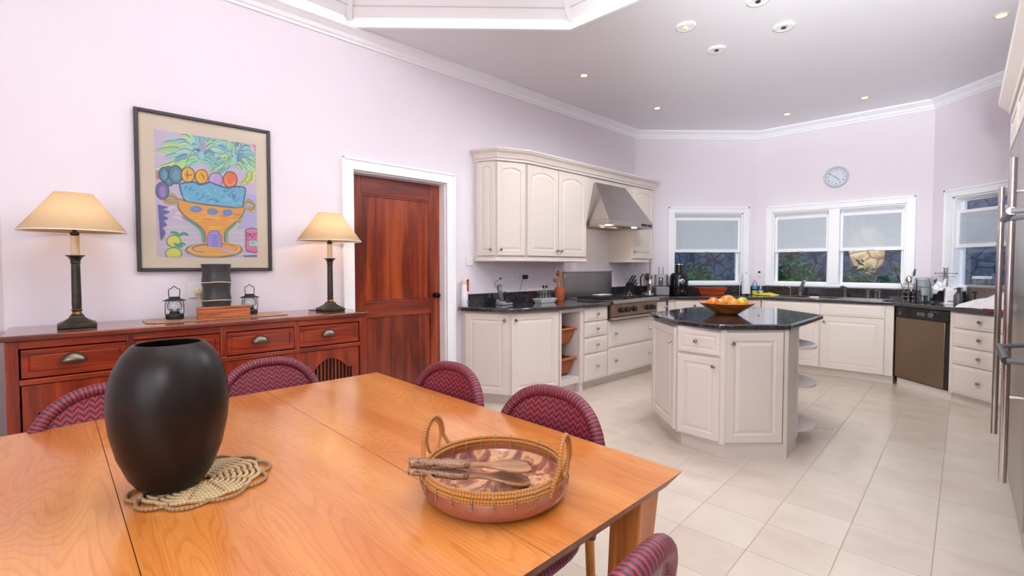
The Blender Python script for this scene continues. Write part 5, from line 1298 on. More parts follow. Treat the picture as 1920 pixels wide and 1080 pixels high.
# aubergines at left, lemons, jar
oval(196, 540, 34, 52, (86, 84, 140)); oval(196, 545, 18, 34, (140, 110, 190)); ring(196, 540, 34, 52, 6, (50, 60, 110))
zz = [(170, 625), (222, 640), (195, 655), (230, 670), (198, 690), (222, 710), (196, 725), (214, 750), (190, 770), (205, 795), (182, 845), (176, 760)]
poly(zz, (70, 76, 150)); stroke(zz, 4, (120, 110, 190))
for cx, cy, rx, ry in ((250, 850, 38, 36), (248, 925, 44, 34)): oval(cx, cy, rx, ry, (222, 220, 60)); ring(cx, cy, rx, ry, 6, (70, 130, 90)); ring(cx + 6, cy + 4, rx * 0.5, ry * 0.5, 6, (186, 200, 60), 0, 160)
for q in (((232, 795), (262, 800), (280, 820)), ((275, 820), (305, 802), (332, 816)), ((250, 862), (275, 880), (300, 884)), ((268, 890), (290, 866), (314, 872))): stroke(list(q), 20, (60, 160, 110)); stroke(list(q), 4, (30, 80, 80))
jp = [(702, 800), (784, 806), (784, 915), (720, 915), (702, 900)]
poly(jp, (232, 100, 130)); stroke(jp + [jp[0]], 6, (80, 50, 130), False); oval(745, 790, 46, 20, (224, 110, 150)); ring(745, 790, 46, 18, 6, (90, 50, 120)); stroke([(698, 800), (715, 822), (732, 812), (748, 828), (766, 816), (782, 830)], 8, (120, 40, 100))
poly([(726, 846), (784, 850), (784, 884), (726, 880)], (150, 226, 220)); stroke([(736, 864), (744, 860), (750, 868), (760, 862), (772, 868)], 4, (60, 70, 110))
for q in range(10): stroke([(706 + q * 8, 835 + (q % 2) * 10), (710 + q * 8, 842 + (q % 2) * 10)], 6, (140, 50, 120), False)
# signature squiggle
for x in range(684, 776, 9): stroke([(x, 938 + (x % 4)), (x + 3, 950), (x + 7, 940)], 3, (80, 60, 130), False)
art.build('painting', 'paint', r, fix=False)

# ------------------------------------------------------------------ dining table
TA = R(45)    # local x runs along the boards
# far corner, right corner
tb = Vector((-0.655, 2.455)); tdx = Vector((math.cos(R(-46.8)), math.sin(R(-46.8)))); 
TL_, TWd = 1.665, 2.30
r = thing('dining_table', 'large glossy orange wooden dining table in the foreground', 'table', (tb.x, tb.y, 0), R(-46.8))
# local: x 0..TL_ along the far edge, y 0..-TWd towards the left front
g1, g2 = -0.535, -1.10
th = 0.042
for i, (a, b) in enumerate(((0.0, g1), (g1, g2), (g2, -1.68), (-1.68, -TWd))):
    mb = MB(); c_ = 0.035 if i == 0 else 0.0
    if i == 0:
        mb.prx([(-0.0, 0.75), (b + 0.0008, 0.75), (b + 0.0008, 0.75 - th), (-0.03, 0.75 - th)], 0.0, TL_)
        for q in range(len(mb.v)):
            X, Y, Z = mb.v[q]
            if Z < 0.73: mb.v[q] = (min(X, TL_ - 0.03) if X > 0.5 else 0.03, Y, Z)
    else:
        mb.prx([(a - 0.0008, 0.75), (b + 0.0008, 0.75), (b + 0.0008, 0.75 - th), (a - 0.0008, 0.75 - th)], 0.0, TL_)
        for q in range(len(mb.v)):
            X, Y, Z = mb.v[q]
            if Z < 0.73: mb.v[q] = (TL_ - 0.03 if X > 0.5 else 0.03, Y, Z)
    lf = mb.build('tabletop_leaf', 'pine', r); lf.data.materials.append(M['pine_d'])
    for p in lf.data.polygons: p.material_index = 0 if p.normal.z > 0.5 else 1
mb = MB(); m_ = 0.08; z0, z1 = 0.655, 0.707
mb.box(0.16, TL_ - 0.16, -0.105, -0.08, z0, z1).box(0.16, TL_ - 0.16, -TWd + 0.08, -TWd + 0.105, z0, z1)
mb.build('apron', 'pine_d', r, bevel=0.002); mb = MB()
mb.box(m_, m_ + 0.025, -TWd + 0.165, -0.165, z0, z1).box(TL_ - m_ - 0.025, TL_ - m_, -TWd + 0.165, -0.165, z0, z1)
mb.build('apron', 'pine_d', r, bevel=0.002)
for lx in (0, 1):
    for ly in (0, 1):
        x0 = TL_ - 0.042 if lx else 0.042; y0 = -0.045 if ly == 0 else -TWd + 0.045; sx = -1 if lx else 1; sy = -1 if ly == 0 else 1
        A = 0.092; Bm = 0.062
        top = [(x0, y0), (x0 + sx * A, y0), (x0 + sx * A, y0 + sy * A), (x0, y0 + sy * A)]; bot = [(x0 + sx * 0.0, y0 + sy * 0.0), (x0 + sx * Bm, y0), (x0 + sx * Bm, y0 + sy * Bm), (x0, y0 + sy * Bm)]
        bot = [(px_ + sx * 0.05, py_ + sy * 0.05) for px_, py_ in bot]
        v = [(a, b, 0.7065) for a, b in top] + [(a, b, 0.0) for a, b in bot]
        MB().add(v, [(0, 1, 2, 3), (4, 5, 6, 7), (0, 1, 5, 4), (1, 2, 6, 5), (2, 3, 7, 6), (3, 0, 4, 7)]).build('leg', 'pine_z', r, bevel=0.004)

# ------------------------------------------------------------------ chairs
def make_chair(label):
    r = thing('dining_chair', label, 'chair', (0, 0, 0), 0, 'woven bistro chairs round the table')
    HW = 0.218; yk = 0.55
    def bp(x, z): return (x, 0.205 - yk * x * x * 1.0 + (z - 0.45) * 0.16, z)
    path = [(-0.205, 0.50)]
    path = []
    for k in range(8): path.append((-HW + 0.02 * (1 - k / 7) , 0.44 + (0.62 - 0.44) * k / 7))
    for k in range(1, 25):
        a = PI - PI * k / 24; path.append((HW * math.copysign(abs(math.cos(a)) ** 0.82, math.cos(a)), 0.62 + 0.235 * math.sin(a) ** 0.82 if math.sin(a) > 1e-6 else 0.62))
    for k in range(1, 8): path.append((HW - 0.02 * k / 7, 0.62 - (0.62 - 0.44) * k / 7))
    MB().tube([bp(x, z) for x, z in path], 0.0215, 12).build('backrest_rim', 'rim', r)
    # woven panel
    rows = []; zs = [0.50 + 0.345 * i / 18 for i in range(19)]
    def hw(z):
        if z <= 0.62: return HW - 0.004
        t = min(1.0, (z - 0.62) / 0.235); s_ = t ** (1 / 0.82); c_ = max(0.0, 1 - s_ * s_) ** 0.5; return HW * c_ ** 0.82
    for z in zs:
        h_ = max(0.002, hw(z) - 0.006); rows.append([bp(-h_ + 2 * h_ * j / 16, z) for j in range(17)])
    mb = MB(); mb.grid(rows, lambda i, j: (rows[i][j][0], zs[i])); mb.build('woven_back', 'weave', r, solid=0.012)
    # seat
    mb = MB(); rows = []
    for i in range(9):
        rr = i / 8; rows.append([(0.20 * rr * math.copysign(abs(math.cos(a)) ** 0.8, math.cos(a)), 0.20 * rr * math.copysign(abs(math.sin(a)) ** 0.8, math.sin(a)), 0.458 - 0.012 * (1 - rr)) for a in [2 * PI * j / 32 for j in range(33)]])
    mb.grid(rows, lambda i, j: (rows[i][j][0], rows[i][j][1])); mb.build('woven_seat', 'weave', r, solid=0.01)
    MB().tube([(0.208 * math.copysign(abs(math.cos(a)) ** 0.8, math.cos(a)), 0.208 * math.copysign(abs(math.sin(a)) ** 0.8, math.sin(a)), 0.452) for a in [2 * PI * j / 40 for j in range(40)]], 0.019, 10, True).build('seat_rim', 'rim', r)
    for sx in (-1, 1):
        MB().tube([(sx * 0.165, -0.15, 0.44), (sx * 0.185, -0.175, 0.2), (sx * 0.195, -0.185, 0.0)], [0.0155, 0.0145, 0.013], 10).build('leg', 'fur', r)
        MB().tube([bp(sx * (HW - 0.02), 0.45), (sx * 0.205, 0.19, 0.2), (sx * 0.20, 0.225, 0.0)], [0.0155, 0.0145, 0.013], 10).build('leg', 'fur', r)
        MB().tube([(sx * 0.19, -0.18, 0.18), (sx * 0.165, -0.13, 0.34), (sx * 0.12, -0.10, 0.43)], 0.009, 8).build('brace', 'fur', r)
    MB().tube([(-0.188, -0.178, 0.17), (0.188, -0.178, 0.17)], 0.010, 8).tube([(-0.203, 0.197, 0.17), (0.203, 0.197, 0.17)], 0.010, 8).tube([(-0.188, -0.178, 0.20), (-0.205, 0.195, 0.20)], 0.010, 8).tube([(0.188, -0.178, 0.20), (0.205, 0.195, 0.20)], 0.010, 8).build('stretcher', 'fur', r)
    return r
chair0 = make_chair('maroon woven chair between table and sideboard, leftmost, beside the vase')
def place(px, py, rz, label, first=False):
    # px,py is the top middle of the backrest
    off = Vector((0, 0.27)); off.rotate(Matrix.Rotation(rz, 2)); loc = (px - off.x, py - off.y, 0)
    if first: chair0.location = loc; chair0.rotation_euler.z = rz; chair0['label'] = label; return chair0
    return dup(chair0, loc, rz, label)
place(-1.447, 1.757, R(46), 'maroon woven chair half hidden behind the black vase', True)
place(-1.10, 2.215, R(43), 'maroon woven chair between vase and sideboard end')
place(-0.218, 2.10, R(-42), 'maroon woven chair in front of the wooden door end')
place(0.188, 1.665, R(-42), 'maroon woven chair at the table behind the rattan tray')
place(0.196, 0.672, R(-132), 'maroon woven chair nearest the camera at bottom right')

# ------------------------------------------------------------------ things on the table
TZ = 0.7505
VX, VY = -0.818, 1.170
o = MB().lathe([(0.062, 0.0), (0.067, 0.004), (0.087, 0.035), (0.1075, 0.09), (0.120, 0.15), (0.1245, 0.20), (0.122, 0.245), (0.112, 0.29), (0.095, 0.325), (0.076, 0.348), (0.070, 0.352), (0.066, 0.350), (0.068, 0.343), (0.09, 0.31), (0.112, 0.25), (0.114, 0.2), (0.1, 0.1), (0.06, 0.02), (0.0001, 0.018)], 72).build('vase', 'vase'); o.location = (VX, VY, TZ + 0.0125); tag(o, 'large dark brown egg shaped wooden vase on the straw mat', 'vase')
# straw mat
r = thing('straw_mat', 'scalloped beaded straw mat under the dark vase', 'mat', (-0.765, 1.205, TZ), 0)
mb = MB(); NP = 10
for i, rr in enumerate((0.022, 0.036, 0.050, 0.064, 0.078, 0.092, 0.106, 0.120)):
    amp = 0.006 + 0.0 * i; 
    mb.tube([((rr + (0.0035 + 0.0006 * i) * abs(math.sin(NP / 2 * a))) * math.cos(a), (rr + (0.0035 + 0.0006 * i) * abs(math.sin(NP / 2 * a))) * math.sin(a), 0.0052 + 0.0 * i) for a in [2 * PI * k / 120 for k in range(120)]], 0.0050, 7, True)
mb.build('beaded_coils', 'straw', r)
mb = MB()
for k in range(NP):
    a0 = 2 * PI * k / NP; pts = []
    for j in range(13):
        t = j / 12; a = a0 + (t - 0.5) * 2 * PI / NP * 1.12; rr = 0.128 + 0.026 * math.sin(PI * t) ** 0.7; pts.append((rr * math.cos(a), rr * math.sin(a), 0.0048 + 0.001 * (k % 2)))
    mb.tube(pts, 0.0042, 7)
    for rr in (0.03, 0.044, 0.058, 0.072, 0.086, 0.1, 0.114): mb.tube([((rr - 0.008) * math.cos(a0), (rr - 0.008) * math.sin(a0), 0.008), (rr * math.cos(a0), rr * math.sin(a0), 0.0105), ((rr + 0.006) * math.cos(a0), (rr + 0.006) * math.sin(a0), 0.008)], 0.0018, 5)
mb.build('scalloped_edge', 'straw_d', r)
# hide tray with rattan rim
BX, BY = -0.018, 1.142
r = thing('hide_bowl', 'round brown hide bowl with laced rattan rim and loop handles', 'bowl', (BX, BY, TZ), 0)
MB().lathe([(0.130, 0.0), (0.156, 0.004), (0.172, 0.016), (0.178, 0.034), (0.1755, 0.053), (0.168, 0.063), (0.163, 0.063), (0.170, 0.052), (0.172, 0.034), (0.165, 0.020), (0.150, 0.0105)], 64, cap=True).build('shell', 'hide', r)
MB().lathe([(0.1715, 0.037), (0.1645, 0.021), (0.1495, 0.0115), (0.0001, 0.0105)], 64, cap=False).build('lining', 'hidein', r)
mb = MB()
for rr, z in ((0.174, 0.0595), (0.172, 0.067), (0.163, 0.065), (0.1675, 0.0725), (0.1725, 0.0525)): mb.tube([(rr * math.cos(2 * PI * k / 72), rr * math.sin(2 * PI * k / 72), z) for k in range(72)], 0.0042, 7, True)
mb.build('rattan_rim', 'canewrap', r)
for k in range(24):
    a = 2 * PI * k / 24; c_, s_ = math.cos(a), math.sin(a); MB().tube([(0.1785 * c_, 0.1785 * s_, 0.038), (0.181 * c_, 0.181 * s_, 0.058), (0.168 * c_, 0.168 * s_, 0.0775), (0.159 * c_, 0.159 * s_, 0.065), (0.164 * c_, 0.164 * s_, 0.045)], 0.0016, 5).build('lace', 'straw_d', r)
for nm, ang in (('handle', 155), ('handle', -23)):
    mb = MB(); a = R(ang)
    def hp(u, z, ro=0.173): # u along tangent
        return (ro * math.cos(a) - u * math.sin(a), ro * math.sin(a) + u * math.cos(a), z)
    arc = [hp(-0.066, 0.042, 0.162), hp(-0.058, 0.075, 0.169)] + [hp(-0.046 * math.cos(PI * k / 12), 0.100 + 0.060 * math.sin(PI * k / 12), 0.177) for k in range(13)] + [hp(0.058, 0.075, 0.169), hp(0.066, 0.042, 0.162)]
    mb.tube(arc, 0.0052, 8)
    mb.tube([hp(0.031 * math.cos(2 * PI * k / 28), 0.108 + 0.043 * math.sin(2 * PI * k / 28), 0.176) for k in range(28)], 0.0036, 7, True)
    mb.build(nm, 'canewrap', r)
# salad servers
def server(label, rz, z, dx, dy, tilt):
    r = thing('salad_server', label, 'server', (BX + dx, BY + dy, TZ + z), rz, None)
    r.rotation_euler = (0, tilt, rz)
    mb = MB(); rows = []
    prof = [(0.150, 0.004), (0.144, 0.024), (0.128, 0.034), (0.105, 0.037), (0.082, 0.031), (0.060, 0.019), (0.040, 0.011), (0.015, 0.009), (-0.01, 0.010)]
    for x, h_ in prof:
        d = 0.005 * max(0, math.sin(PI * (x - 0.05) / 0.11)) if x > 0.05 else 0
        rows.append([(x, h_ * t, d * t * t - d) for t in (-1, -0.6, -0.2, 0.2, 0.6, 1)])
    mb.grid(rows); mb.build('spoon_head', 'server', r, solid=0.006)
    mb = MB(); rows = []
    for x, h_ in ((-0.01, 0.011), (-0.03, 0.017), (-0.05, 0.019), (-0.07, 0.016), (-0.09, 0.012), (-0.115, 0.0115), (-0.142, 0.013), (-0.15, 0.010)): rows.append([(x, h_ * t, 0.0) for t in (-1, -0.4, 0.4, 1)])
    mb.grid(rows); mb.build('carved_handle', 'carved', r, solid=0.011)
    return r
server('wooden salad server with carved spotted handle, lying on top in the bowl', R(15), 0.0745, -0.054, -0.022, R(9))
server('second wooden salad server, half hidden beneath the first in the bowl', R(17), 0.053, -0.056, -0.034, R(12))

# ------------------------------------------------------------------ worktop things
CTZ = 0.9158
def put(name, label, cat, w, s, off, z=CTZ, rz=0, group=None): return thing(name, label, cat, wl(w, s, off, z), wr(w) + rz, group)
# spray can at left end
r = put('spray_can', 'white and yellow spray can with red label at the worktop end', 'can', 1, -3.055, 0.055)
MB().lathe([(0.032, 0), (0.033, 0.004), (0.033, 0.205), (0.028, 0.215), (0.0001, 0.216)], 24).build('body', 'whitep', r)
MB().lathe([(0.029, 0.2165), (0.030, 0.24), (0.028, 0.262), (0.02, 0.27), (0.0001, 0.27)], 20).build('cap', 'candle', r)
MB().box(0.002, 0.024, -0.0365, -0.0300, 0.15, 0.245).build('label', 'red', r); MB().box(0.004, 0.022, -0.037, -0.0290, 0.245, 0.262).build('nozzle', 'black', r); MB().box(0.004, 0.022, -0.0345, -0.0300, 0.03, 0.06).build('sticker', 'blue', r)
# cordless phone
r = put('cordless_phone', 'silver and black cordless phone in its cradle', 'phone', 1, -2.63, 0.16)
MB().prx([(-0.05, 0.0), (-0.05, 0.018), (0.05, 0.055), (0.05, 0.0)], -0.07, 0.07).build('base', 'grey', r, bevel=0.004)
MB().prx([(-0.048, 0.02), (-0.048, 0.023), (0.046, 0.058), (0.046, 0.054)], 0.0, 0.062).build('keypad', 'black', r)
mb = MB(); mb.box(-0.024, 0.024, -0.014, 0.014, 0.0, 0.165); mb.xform(Matrix.Translation((-0.035, 0.005, 0.04)) @ Matrix.Rotation(R(-14), 4, 'X')); hs = mb.build('handset', 'greyd', r, bevel=0.007)
mb = MB(); mb.box(-0.017, 0.017, -0.016, -0.0141, 0.10, 0.14); mb.xform(Matrix.Translation((-0.035, 0.005, 0.04)) @ Matrix.Rotation(R(-14), 4, 'X')); mb.build('screen', 'grey', hs)
mb = MB(); mb.box(0.030, 0.046, 0.03, 0.042, 0.05, 0.13); mb.build('antenna', 'black', r, bevel=0.003)
MB().tube([(0.04, 0.05, 0.06), (0.03, 0.07, 0.14), (-0.03, 0.10, 0.17), (-0.02, 0.13, 0.22), (0.045, 0.14, 0.25), (0.075, 0.138, 0.262)], 0.0022, 6).build('cord', 'greyd', r)
# tray with oil bottles and glasses
r = put('serving_tray', 'small white flared ceramic tray holding glass cruets', 'tray', 1, -2.125, 0.25)
mb = MB(); a = [(-0.10, -0.045), (0.10, -0.045), (0.10, 0.045), (-0.10, 0.045)]; b = [(-0.13, -0.065), (0.13, -0.065), (0.13, 0.065), (-0.13, 0.065)]
v = [(x, y, 0) for x, y in a] + [(x, y, 0.045) for x, y in b] + [(x * 0.96, y * 0.93, 0.045) for x, y in b] + [(x * 0.96, y * 0.93, 0.007) for x, y in a]
mb.add(v, [(3, 2, 1, 0)] + [(i * 4 + k, i * 4 + (k + 1) % 4, (i + 1) * 4 + (k + 1) % 4, (i + 1) * 4 + k) for i in range(3) for k in range(4)] + [(12, 13, 14, 15)]); mb.build('dish', 'white', r, bevel=0.002)
for k, (dx, t) in enumerate(((-0.0245, 'glass oil cruet with black stopper, left one in white tray'), (0.0245, 'glass oil cruet with black stopper, right one in white tray'))):
    c = put('cruet', t, 'bottle', 1, -2.125 + dx, 0.25, CTZ + 0.0075, 0, 'oil cruets in white tray')
    MB().lathe([(0.021, 0), (0.022, 0.003), (0.022, 0.10), (0.011, 0.125), (0.010, 0.15)], 18).build('bottle', 'thinglass', c)
    MB().lathe([(0.012, 0.151), (0.012, 0.172), (0.006, 0.176), (0.0001, 0.176)], 14).build('stopper', 'black', c); MB().tube([(0, 0, 0.176), (0, 0, 0.2), (0.012, 0, 0.215)], 0.003, 6).build('spout', 'chrome', c)
for k, (dx, t) in enumerate(((-0.0705, 'small drinking glass at the left end of white tray'), (0.0705, 'small drinking glass at the right end of white tray'))):
    c = put('glass', t, 'glass', 1, -2.125 + dx, 0.25, CTZ + 0.0075, 0, 'glasses in white tray')
    MB().lathe([(0.019, 0), (0.0215, 0.1), (0.0205, 0.1), (0.0185, 0.006), (0.0001, 0.006)], 18).build('tumbler', 'thinglass', c)
# utensil pot
r = put('utensil_pot', 'terracotta cylinder pot full of wooden spoons', 'pot', 1, -1.868, 0.235)
MB().lathe([(0.050, 0), (0.052, 0.003), (0.056, 0.155), (0.051, 0.155), (0.047, 0.012), (0.0001, 0.012)], 32).build('body', 'terra', r)
def utensil(name, label, ax, ay, L, head, mat, dx=0, dy=0):
    c = put(name, label, 'utensil', 1, -1.868 + dx, 0.235 - dy, CTZ + 0.0135); n = Vector((ax, ay, 1)).normalized()
    q = n.to_track_quat('Z', 'Y').to_matrix().to_4x4()
    mb = MB().cyl((0, 0, 0.006), (0, 0, L - 0.04), 0.0045, 8); mb.xform(q); mb.build('handle', mat, c)
    mb = MB()
    if head == 'spoon': mb.ball((0, 0, L), 0.024, 0.007, 0.038, 14, 8)
    elif head == 'round': mb.ball((0, 0, L), 0.032, 0.008, 0.032, 16, 8)
    elif head == 'whisk':
        for k in range(6): a = PI * k / 6; mb.tube([(0.02 * math.sin(PI * t / 8) * math.cos(a), 0.02 * math.sin(PI * t / 8) * math.sin(a), L - 0.04 + 0.09 * t / 8) for t in range(9)], 0.001, 4)
    else: mb.box(-0.024, 0.024, -0.004, 0.004, L - 0.045, L + 0.03)
    mb.xform(q @ Matrix.Rotation(R(20), 4, 'Z')); mb.build('head', mat, c, bevel=0.002 if head == 'flat' else 0)
utensil('wooden_spoon', 'pale round wooden spoon leaning left in the pot', -0.26, 0.0, 0.235, 'round', 'spoonwood', -0.012)
utensil('wooden_spoon', 'wooden spoon leaning right in the terracotta pot', 0.20, -0.05, 0.27, 'spoon', 'spoonwood', 0.012, 0.01)
utensil('spatula', 'dark wooden spatula at the right of the pot', 0.26, 0.12, 0.26, 'flat', 'spoonwood', 0.015, 0.018)
utensil('wooden_spoon', 'tall brown wooden spoon at the back of the pot', 0.14, 0.16, 0.30, 'spoon', 'redwood', 0.0, 0.02)
utensil('whisk', 'grey steel whisk standing up in the pot', -0.04, 0.10, 0.32, 'whisk', 'steel', -0.01, 0.015)
# on the range
r = put('serving_dish', 'flat white dish resting on the range grate', 'dish', 1, -1.17, 0.30, 0.9485)
mb = MB(); a = [(-0.11, -0.05), (0.11, -0.05), (0.11, 0.05), (-0.11, 0.05)]; v = [(x, y, 0) for x, y in a] + [(x * 1.18, y * 1.25, 0.02) for x, y in a] + [(x * 1.12, y * 1.15, 0.02) for x, y in a] + [(x * 0.95, y * 0.95, 0.006) for x, y in a]
mb.add(v, [(3, 2, 1, 0)] + [(i * 4 + k, i * 4 + (k + 1) % 4, (i + 1) * 4 + (k + 1) % 4, (i + 1) * 4 + k) for i in range(3) for k in range(4)] + [(12, 13, 14, 15)]); mb.build('dish', 'white', r, bevel=0.002)
r = put('spoon_rest', 'steel spoon rest with ring handle on front of the range', 'spoon rest', 1, -0.88, 0.50, 0.9485)
MB().box(-0.10, 0.08, -0.03, 0.03, 0, 0.008).build('plate', 'steelf', r, bevel=0.003)
mb = MB().tube([(0.035 * math.cos(PI * k / 12), 0, 0.008 + 0.035 * math.sin(PI * k / 12)) for k in range(13)], 0.005, 8); mb.build('ring_handle', 'steelf', r)
# knife block
r = put('knife_block', 'black knife block leaning beside the range', 'knife block', 1, -0.40, 0.19)
mb = MB(); mb.prx([(0.0, 0.0), (0.0, 0.0)], 0, 0) if False else None
MB().pry([(-0.09, 0.0), (0.06, 0.0), (0.09, 0.05), (0.075, 0.105), (0.0, 0.175), (-0.02, 0.16), (-0.11, 0.01)], -0.045, 0.045).build('block', 'black', r, bevel=0.004)
for k, (x, z, L) in enumerate(((0.0, 0.172, 0.14), (0.02, 0.158, 0.13), (0.038, 0.138, 0.11), (0.056, 0.12, 0.11), (0.07, 0.104, 0.10))):
    for yy in ((-0.02, 0.02) if k % 2 == 0 else (0.0,)):
        kf = put('knife', 'black handled knife with steel rivets standing in the knife block', 'knife', 1, -0.40, 0.19, CTZ, 0, 'knives in the block')
        mb = MB(); mb.box(-0.009, 0.009, -0.007, 0.007, 0.012, L); mb.xform(Matrix.Translation((x, yy, z)) @ Matrix.Rotation(R(48), 4, 'Y')); mb.build('handle', 'black', kf, bevel=0.004)
        mb = MB(); mb.box(-0.0095, 0.0095, -0.0075, 0.0075, 0.002, 0.011); mb.xform(Matrix.Translation((x, yy, z)) @ Matrix.Rotation(R(48), 4, 'Y')); mb.build('bolster', 'steelf', kf)
# steel towel pole in front of the corner
r = put('utensil_stand', 'tall slim steel pole stand at the corner of the range', 'stand', 1, -0.42, 0.50)
MB().lathe([(0.05, 0), (0.05, 0.006), (0.02, 0.012), (0.012, 0.02), (0.012, 0.46), (0.015, 0.465), (0.015, 0.485), (0.0001, 0.487)], 24).build('pole', 'chrome', r)
MB().lathe([(0.026, 0.02), (0.02, 0.05), (0.017, 0.12), (0.024, 0.15), (0.032, 0.17), (0.02, 0.20), (0.014, 0.22)], 20).build('sleeve', 'steelf', r)
# coffee grinder-like dark mixer behind pole
r = put('stand_mixer', 'grey metal stand mixer in the corner behind the steel pole', 'mixer', 2, 0.10, 0.30)
MB().box(-0.06, 0.06, -0.10, 0.08, 0, 0.03).build('base', 'grey', r, bevel=0.01); MB().box(-0.035, 0.035, 0.02, 0.075, 0.03, 0.22).build('column', 'steel', r, bevel=0.012)
MB().ball((0, -0.03, 0.25), 0.05, 0.12, 0.05).build('head', 'steel', r); MB().lathe([(0.03, 0.032), (0.055, 0.06), (0.062, 0.13), (0.060, 0.13), (0.0001, 0.05)], 20, (0, -0.05, 0)).build('mixing_bowl', 'steelf', r)
MB().tube([(-0.05, 0.06, 0.05), (-0.08, 0.04, 0.15), (-0.085, 0.03, 0.24), (-0.05, 0.02, 0.29)], 0.010, 8).build('cable', 'black', r)
# food processor
r = put('food_processor', 'food processor with clear bowl on silver base, left of black juicer', 'food processor', 2, 0.283, 0.30)
MB().box(-0.09, 0.09, -0.09, 0.09, 0, 0.115).build('base', 'grey', r, bevel=0.012)
MB().lathe([(0.08, 0.116), (0.088, 0.13), (0.09, 0.255), (0.085, 0.265)], 28).build('bowl', 'thinglass', r)
MB().lathe([(0.028, 0.118), (0.028, 0.24), (0.0001, 0.245)], 16).build('spindle', 'greyd', r)
MB().lathe([(0.092, 0.266), (0.090, 0.28), (0.04, 0.285), (0.0001, 0.285)], 28).build('lid', 'thinglass', r); MB().lathe([(0.034, 0.286), (0.034, 0.385), (0.030, 0.386)], 20, (0.0, 0, 0), cap=False).build('feed_tube', 'thinglass', r)
MB().box(0.085, 0.105, -0.015, 0.015, 0.13, 0.26).build('handle', 'steel', r, bevel=0.005)
# juicer
r = put('juicer', 'tall glossy black juicer under the small window', 'juicer', 2, 0.530, 0.30)
MB().lathe([(0.100, 0), (0.112, 0.006), (0.120, 0.05), (0.122, 0.12), (0.120, 0.24), (0.112, 0.275), (0.09, 0.298), (0.05, 0.305), (0.0001, 0.306)], 40).build('body', 'blackgloss', r)
MB().lathe([(0.050, 0.3065), (0.050, 0.40), (0.056, 0.405), (0.056, 0.425), (0.0001, 0.427)], 28).build('feed_chute', 'black', r)
MB().lathe([(0.0575, 0.410), (0.0575, 0.422)], 28, cap=False).build('chute_ring', 'chrome', r)
MB().ball((0, -0.118, 0.19), 0.032, 0.012, 0.04).build('badge', 'steelf', r); MB().cyl((0, -0.125, 0.06), (0, -0.105, 0.06), 0.018, 16).cyl((0.085, -0.095, 0.13), (0.075, -0.075, 0.13), 0.014, 12).build('button', 'chrome', r)
# red wooden tray
r = put('wooden_trough', 'long reddish wooden trough dish below the small window', 'dish', 2, 0.985, 0.25)
mb = MB(); a = [(-0.155, -0.06), (0.155, -0.06), (0.155, 0.06), (-0.155, 0.06)]
v = [(x, y, 0) for x, y in a] + [(x * 1.32, y * 1.4, 0.10) for x, y in a] + [(x * 1.24, y * 1.2, 0.10) for x, y in a] + [(x * 0.95, y * 0.9, 0.012) for x, y in a]
mb.add(v, [(3, 2, 1, 0)] + [(i * 4 + k, i * 4 + (k + 1) % 4, (i + 1) * 4 + (k + 1) % 4, (i + 1) * 4 + k) for i in range(3) for k in range(4)] + [(12, 13, 14, 15)]); mb.build('trough', 'redwood', r, bevel=0.003)
# paper towel
r = put('paper_towel_holder', 'white paper towel roll on chrome holder under the small window', 'paper towel', 2, 1.463, 0.28)
MB().lathe([(0.075, 0), (0.075, 0.008), (0.008, 0.012), (0.006, 0.30), (0.010, 0.31), (0.0001, 0.318)], 24).build('holder', 'chrome', r)
MB().tube([(-0.09, 0, 0.004), (-0.09, 0, 0.2), (-0.085, 0, 0.215), (-0.07, 0, 0.22)], 0.004, 8).build('side_bar', 'chrome', r)
MB().lathe([(0.018, 0.014), (0.055, 0.014), (0.055, 0.285), (0.018, 0.285)], 32).build('paper_roll', 'paper', r)
r = put('scrub_pad', 'small black pad lying in front of the paper towel', 'pad', 2, 1.38, 0.44); MB().ball((0, 0, 0.014), 0.05, 0.025, 0.0135).build('pad', 'black', r)
# dish soap
r = put('soap_bottle', 'clear soap bottle with blue and yellow label beside the paper towel', 'bottle', 3, 0.055, 0.21)
MB().lathe([(0.034, 0), (0.036, 0.01), (0.036, 0.10), (0.03, 0.15), (0.013, 0.18), (0.012, 0.20), (0.0001, 0.2)], 20).build('bottle', 'thinglass', r)
MB().lathe([(0.0365, 0.005), (0.0365, 0.055)], 20, cap=False).build('lower_label', 'yellow', r); MB().lathe([(0.0366, 0.075), (0.0366, 0.105), (0.034, 0.12)], 20, cap=False).build('upper_label', 'blue', r)
MB().tube([(0, 0, 0.2), (0, 0, 0.215), (-0.03, -0.01, 0.222)], 0.005, 8).build('pump', 'whitep', r)
r = put('glass', 'glass of cloudy white liquid beside the yellow cloth', 'glass', 3, 0.15, 0.27); MB().lathe([(0.036, 0), (0.040, 0.115), (0.038, 0.115), (0.034, 0.07)], 22).build('tumbler', 'thinglass', r); MB().lathe([(0.0335, 0.004), (0.0355, 0.065), (0.0001, 0.065)], 20).build('liquid', 'whitep', r)
# yellow gloves
r = put('rubber_gloves', 'yellow rubber gloves heaped at the left of the sink', 'gloves', 3, 0.275, 0.37, CTZ + 0.001)
rg = random.Random(3); mb = MB(); rows = []
for i in range(9):
    x = -0.12 + 0.24 * i / 8; rows.append([(x + 0.008 * rg.uniform(-1, 1), 0.045 * (j / 5 - 0.5) * 2 * (0.6 + 0.4 * math.sin(PI * i / 8)), 0.004 + 0.032 * math.sin(PI * j / 5) * (0.5 + 0.6 * math.sin(PI * i / 8)) * rg.uniform(0.7, 1.15)) for j in range(6)])
mb.grid(rows); 
for k in range(4): mb.tube([(-0.10, -0.03 + k * 0.018, 0.012), (-0.14, -0.035 + k * 0.02, 0.012), (-0.17, -0.03 + k * 0.022, 0.010)], [0.010, 0.009, 0.006], 7)
mb.build('gloves', 'yellow', r, solid=0.002)
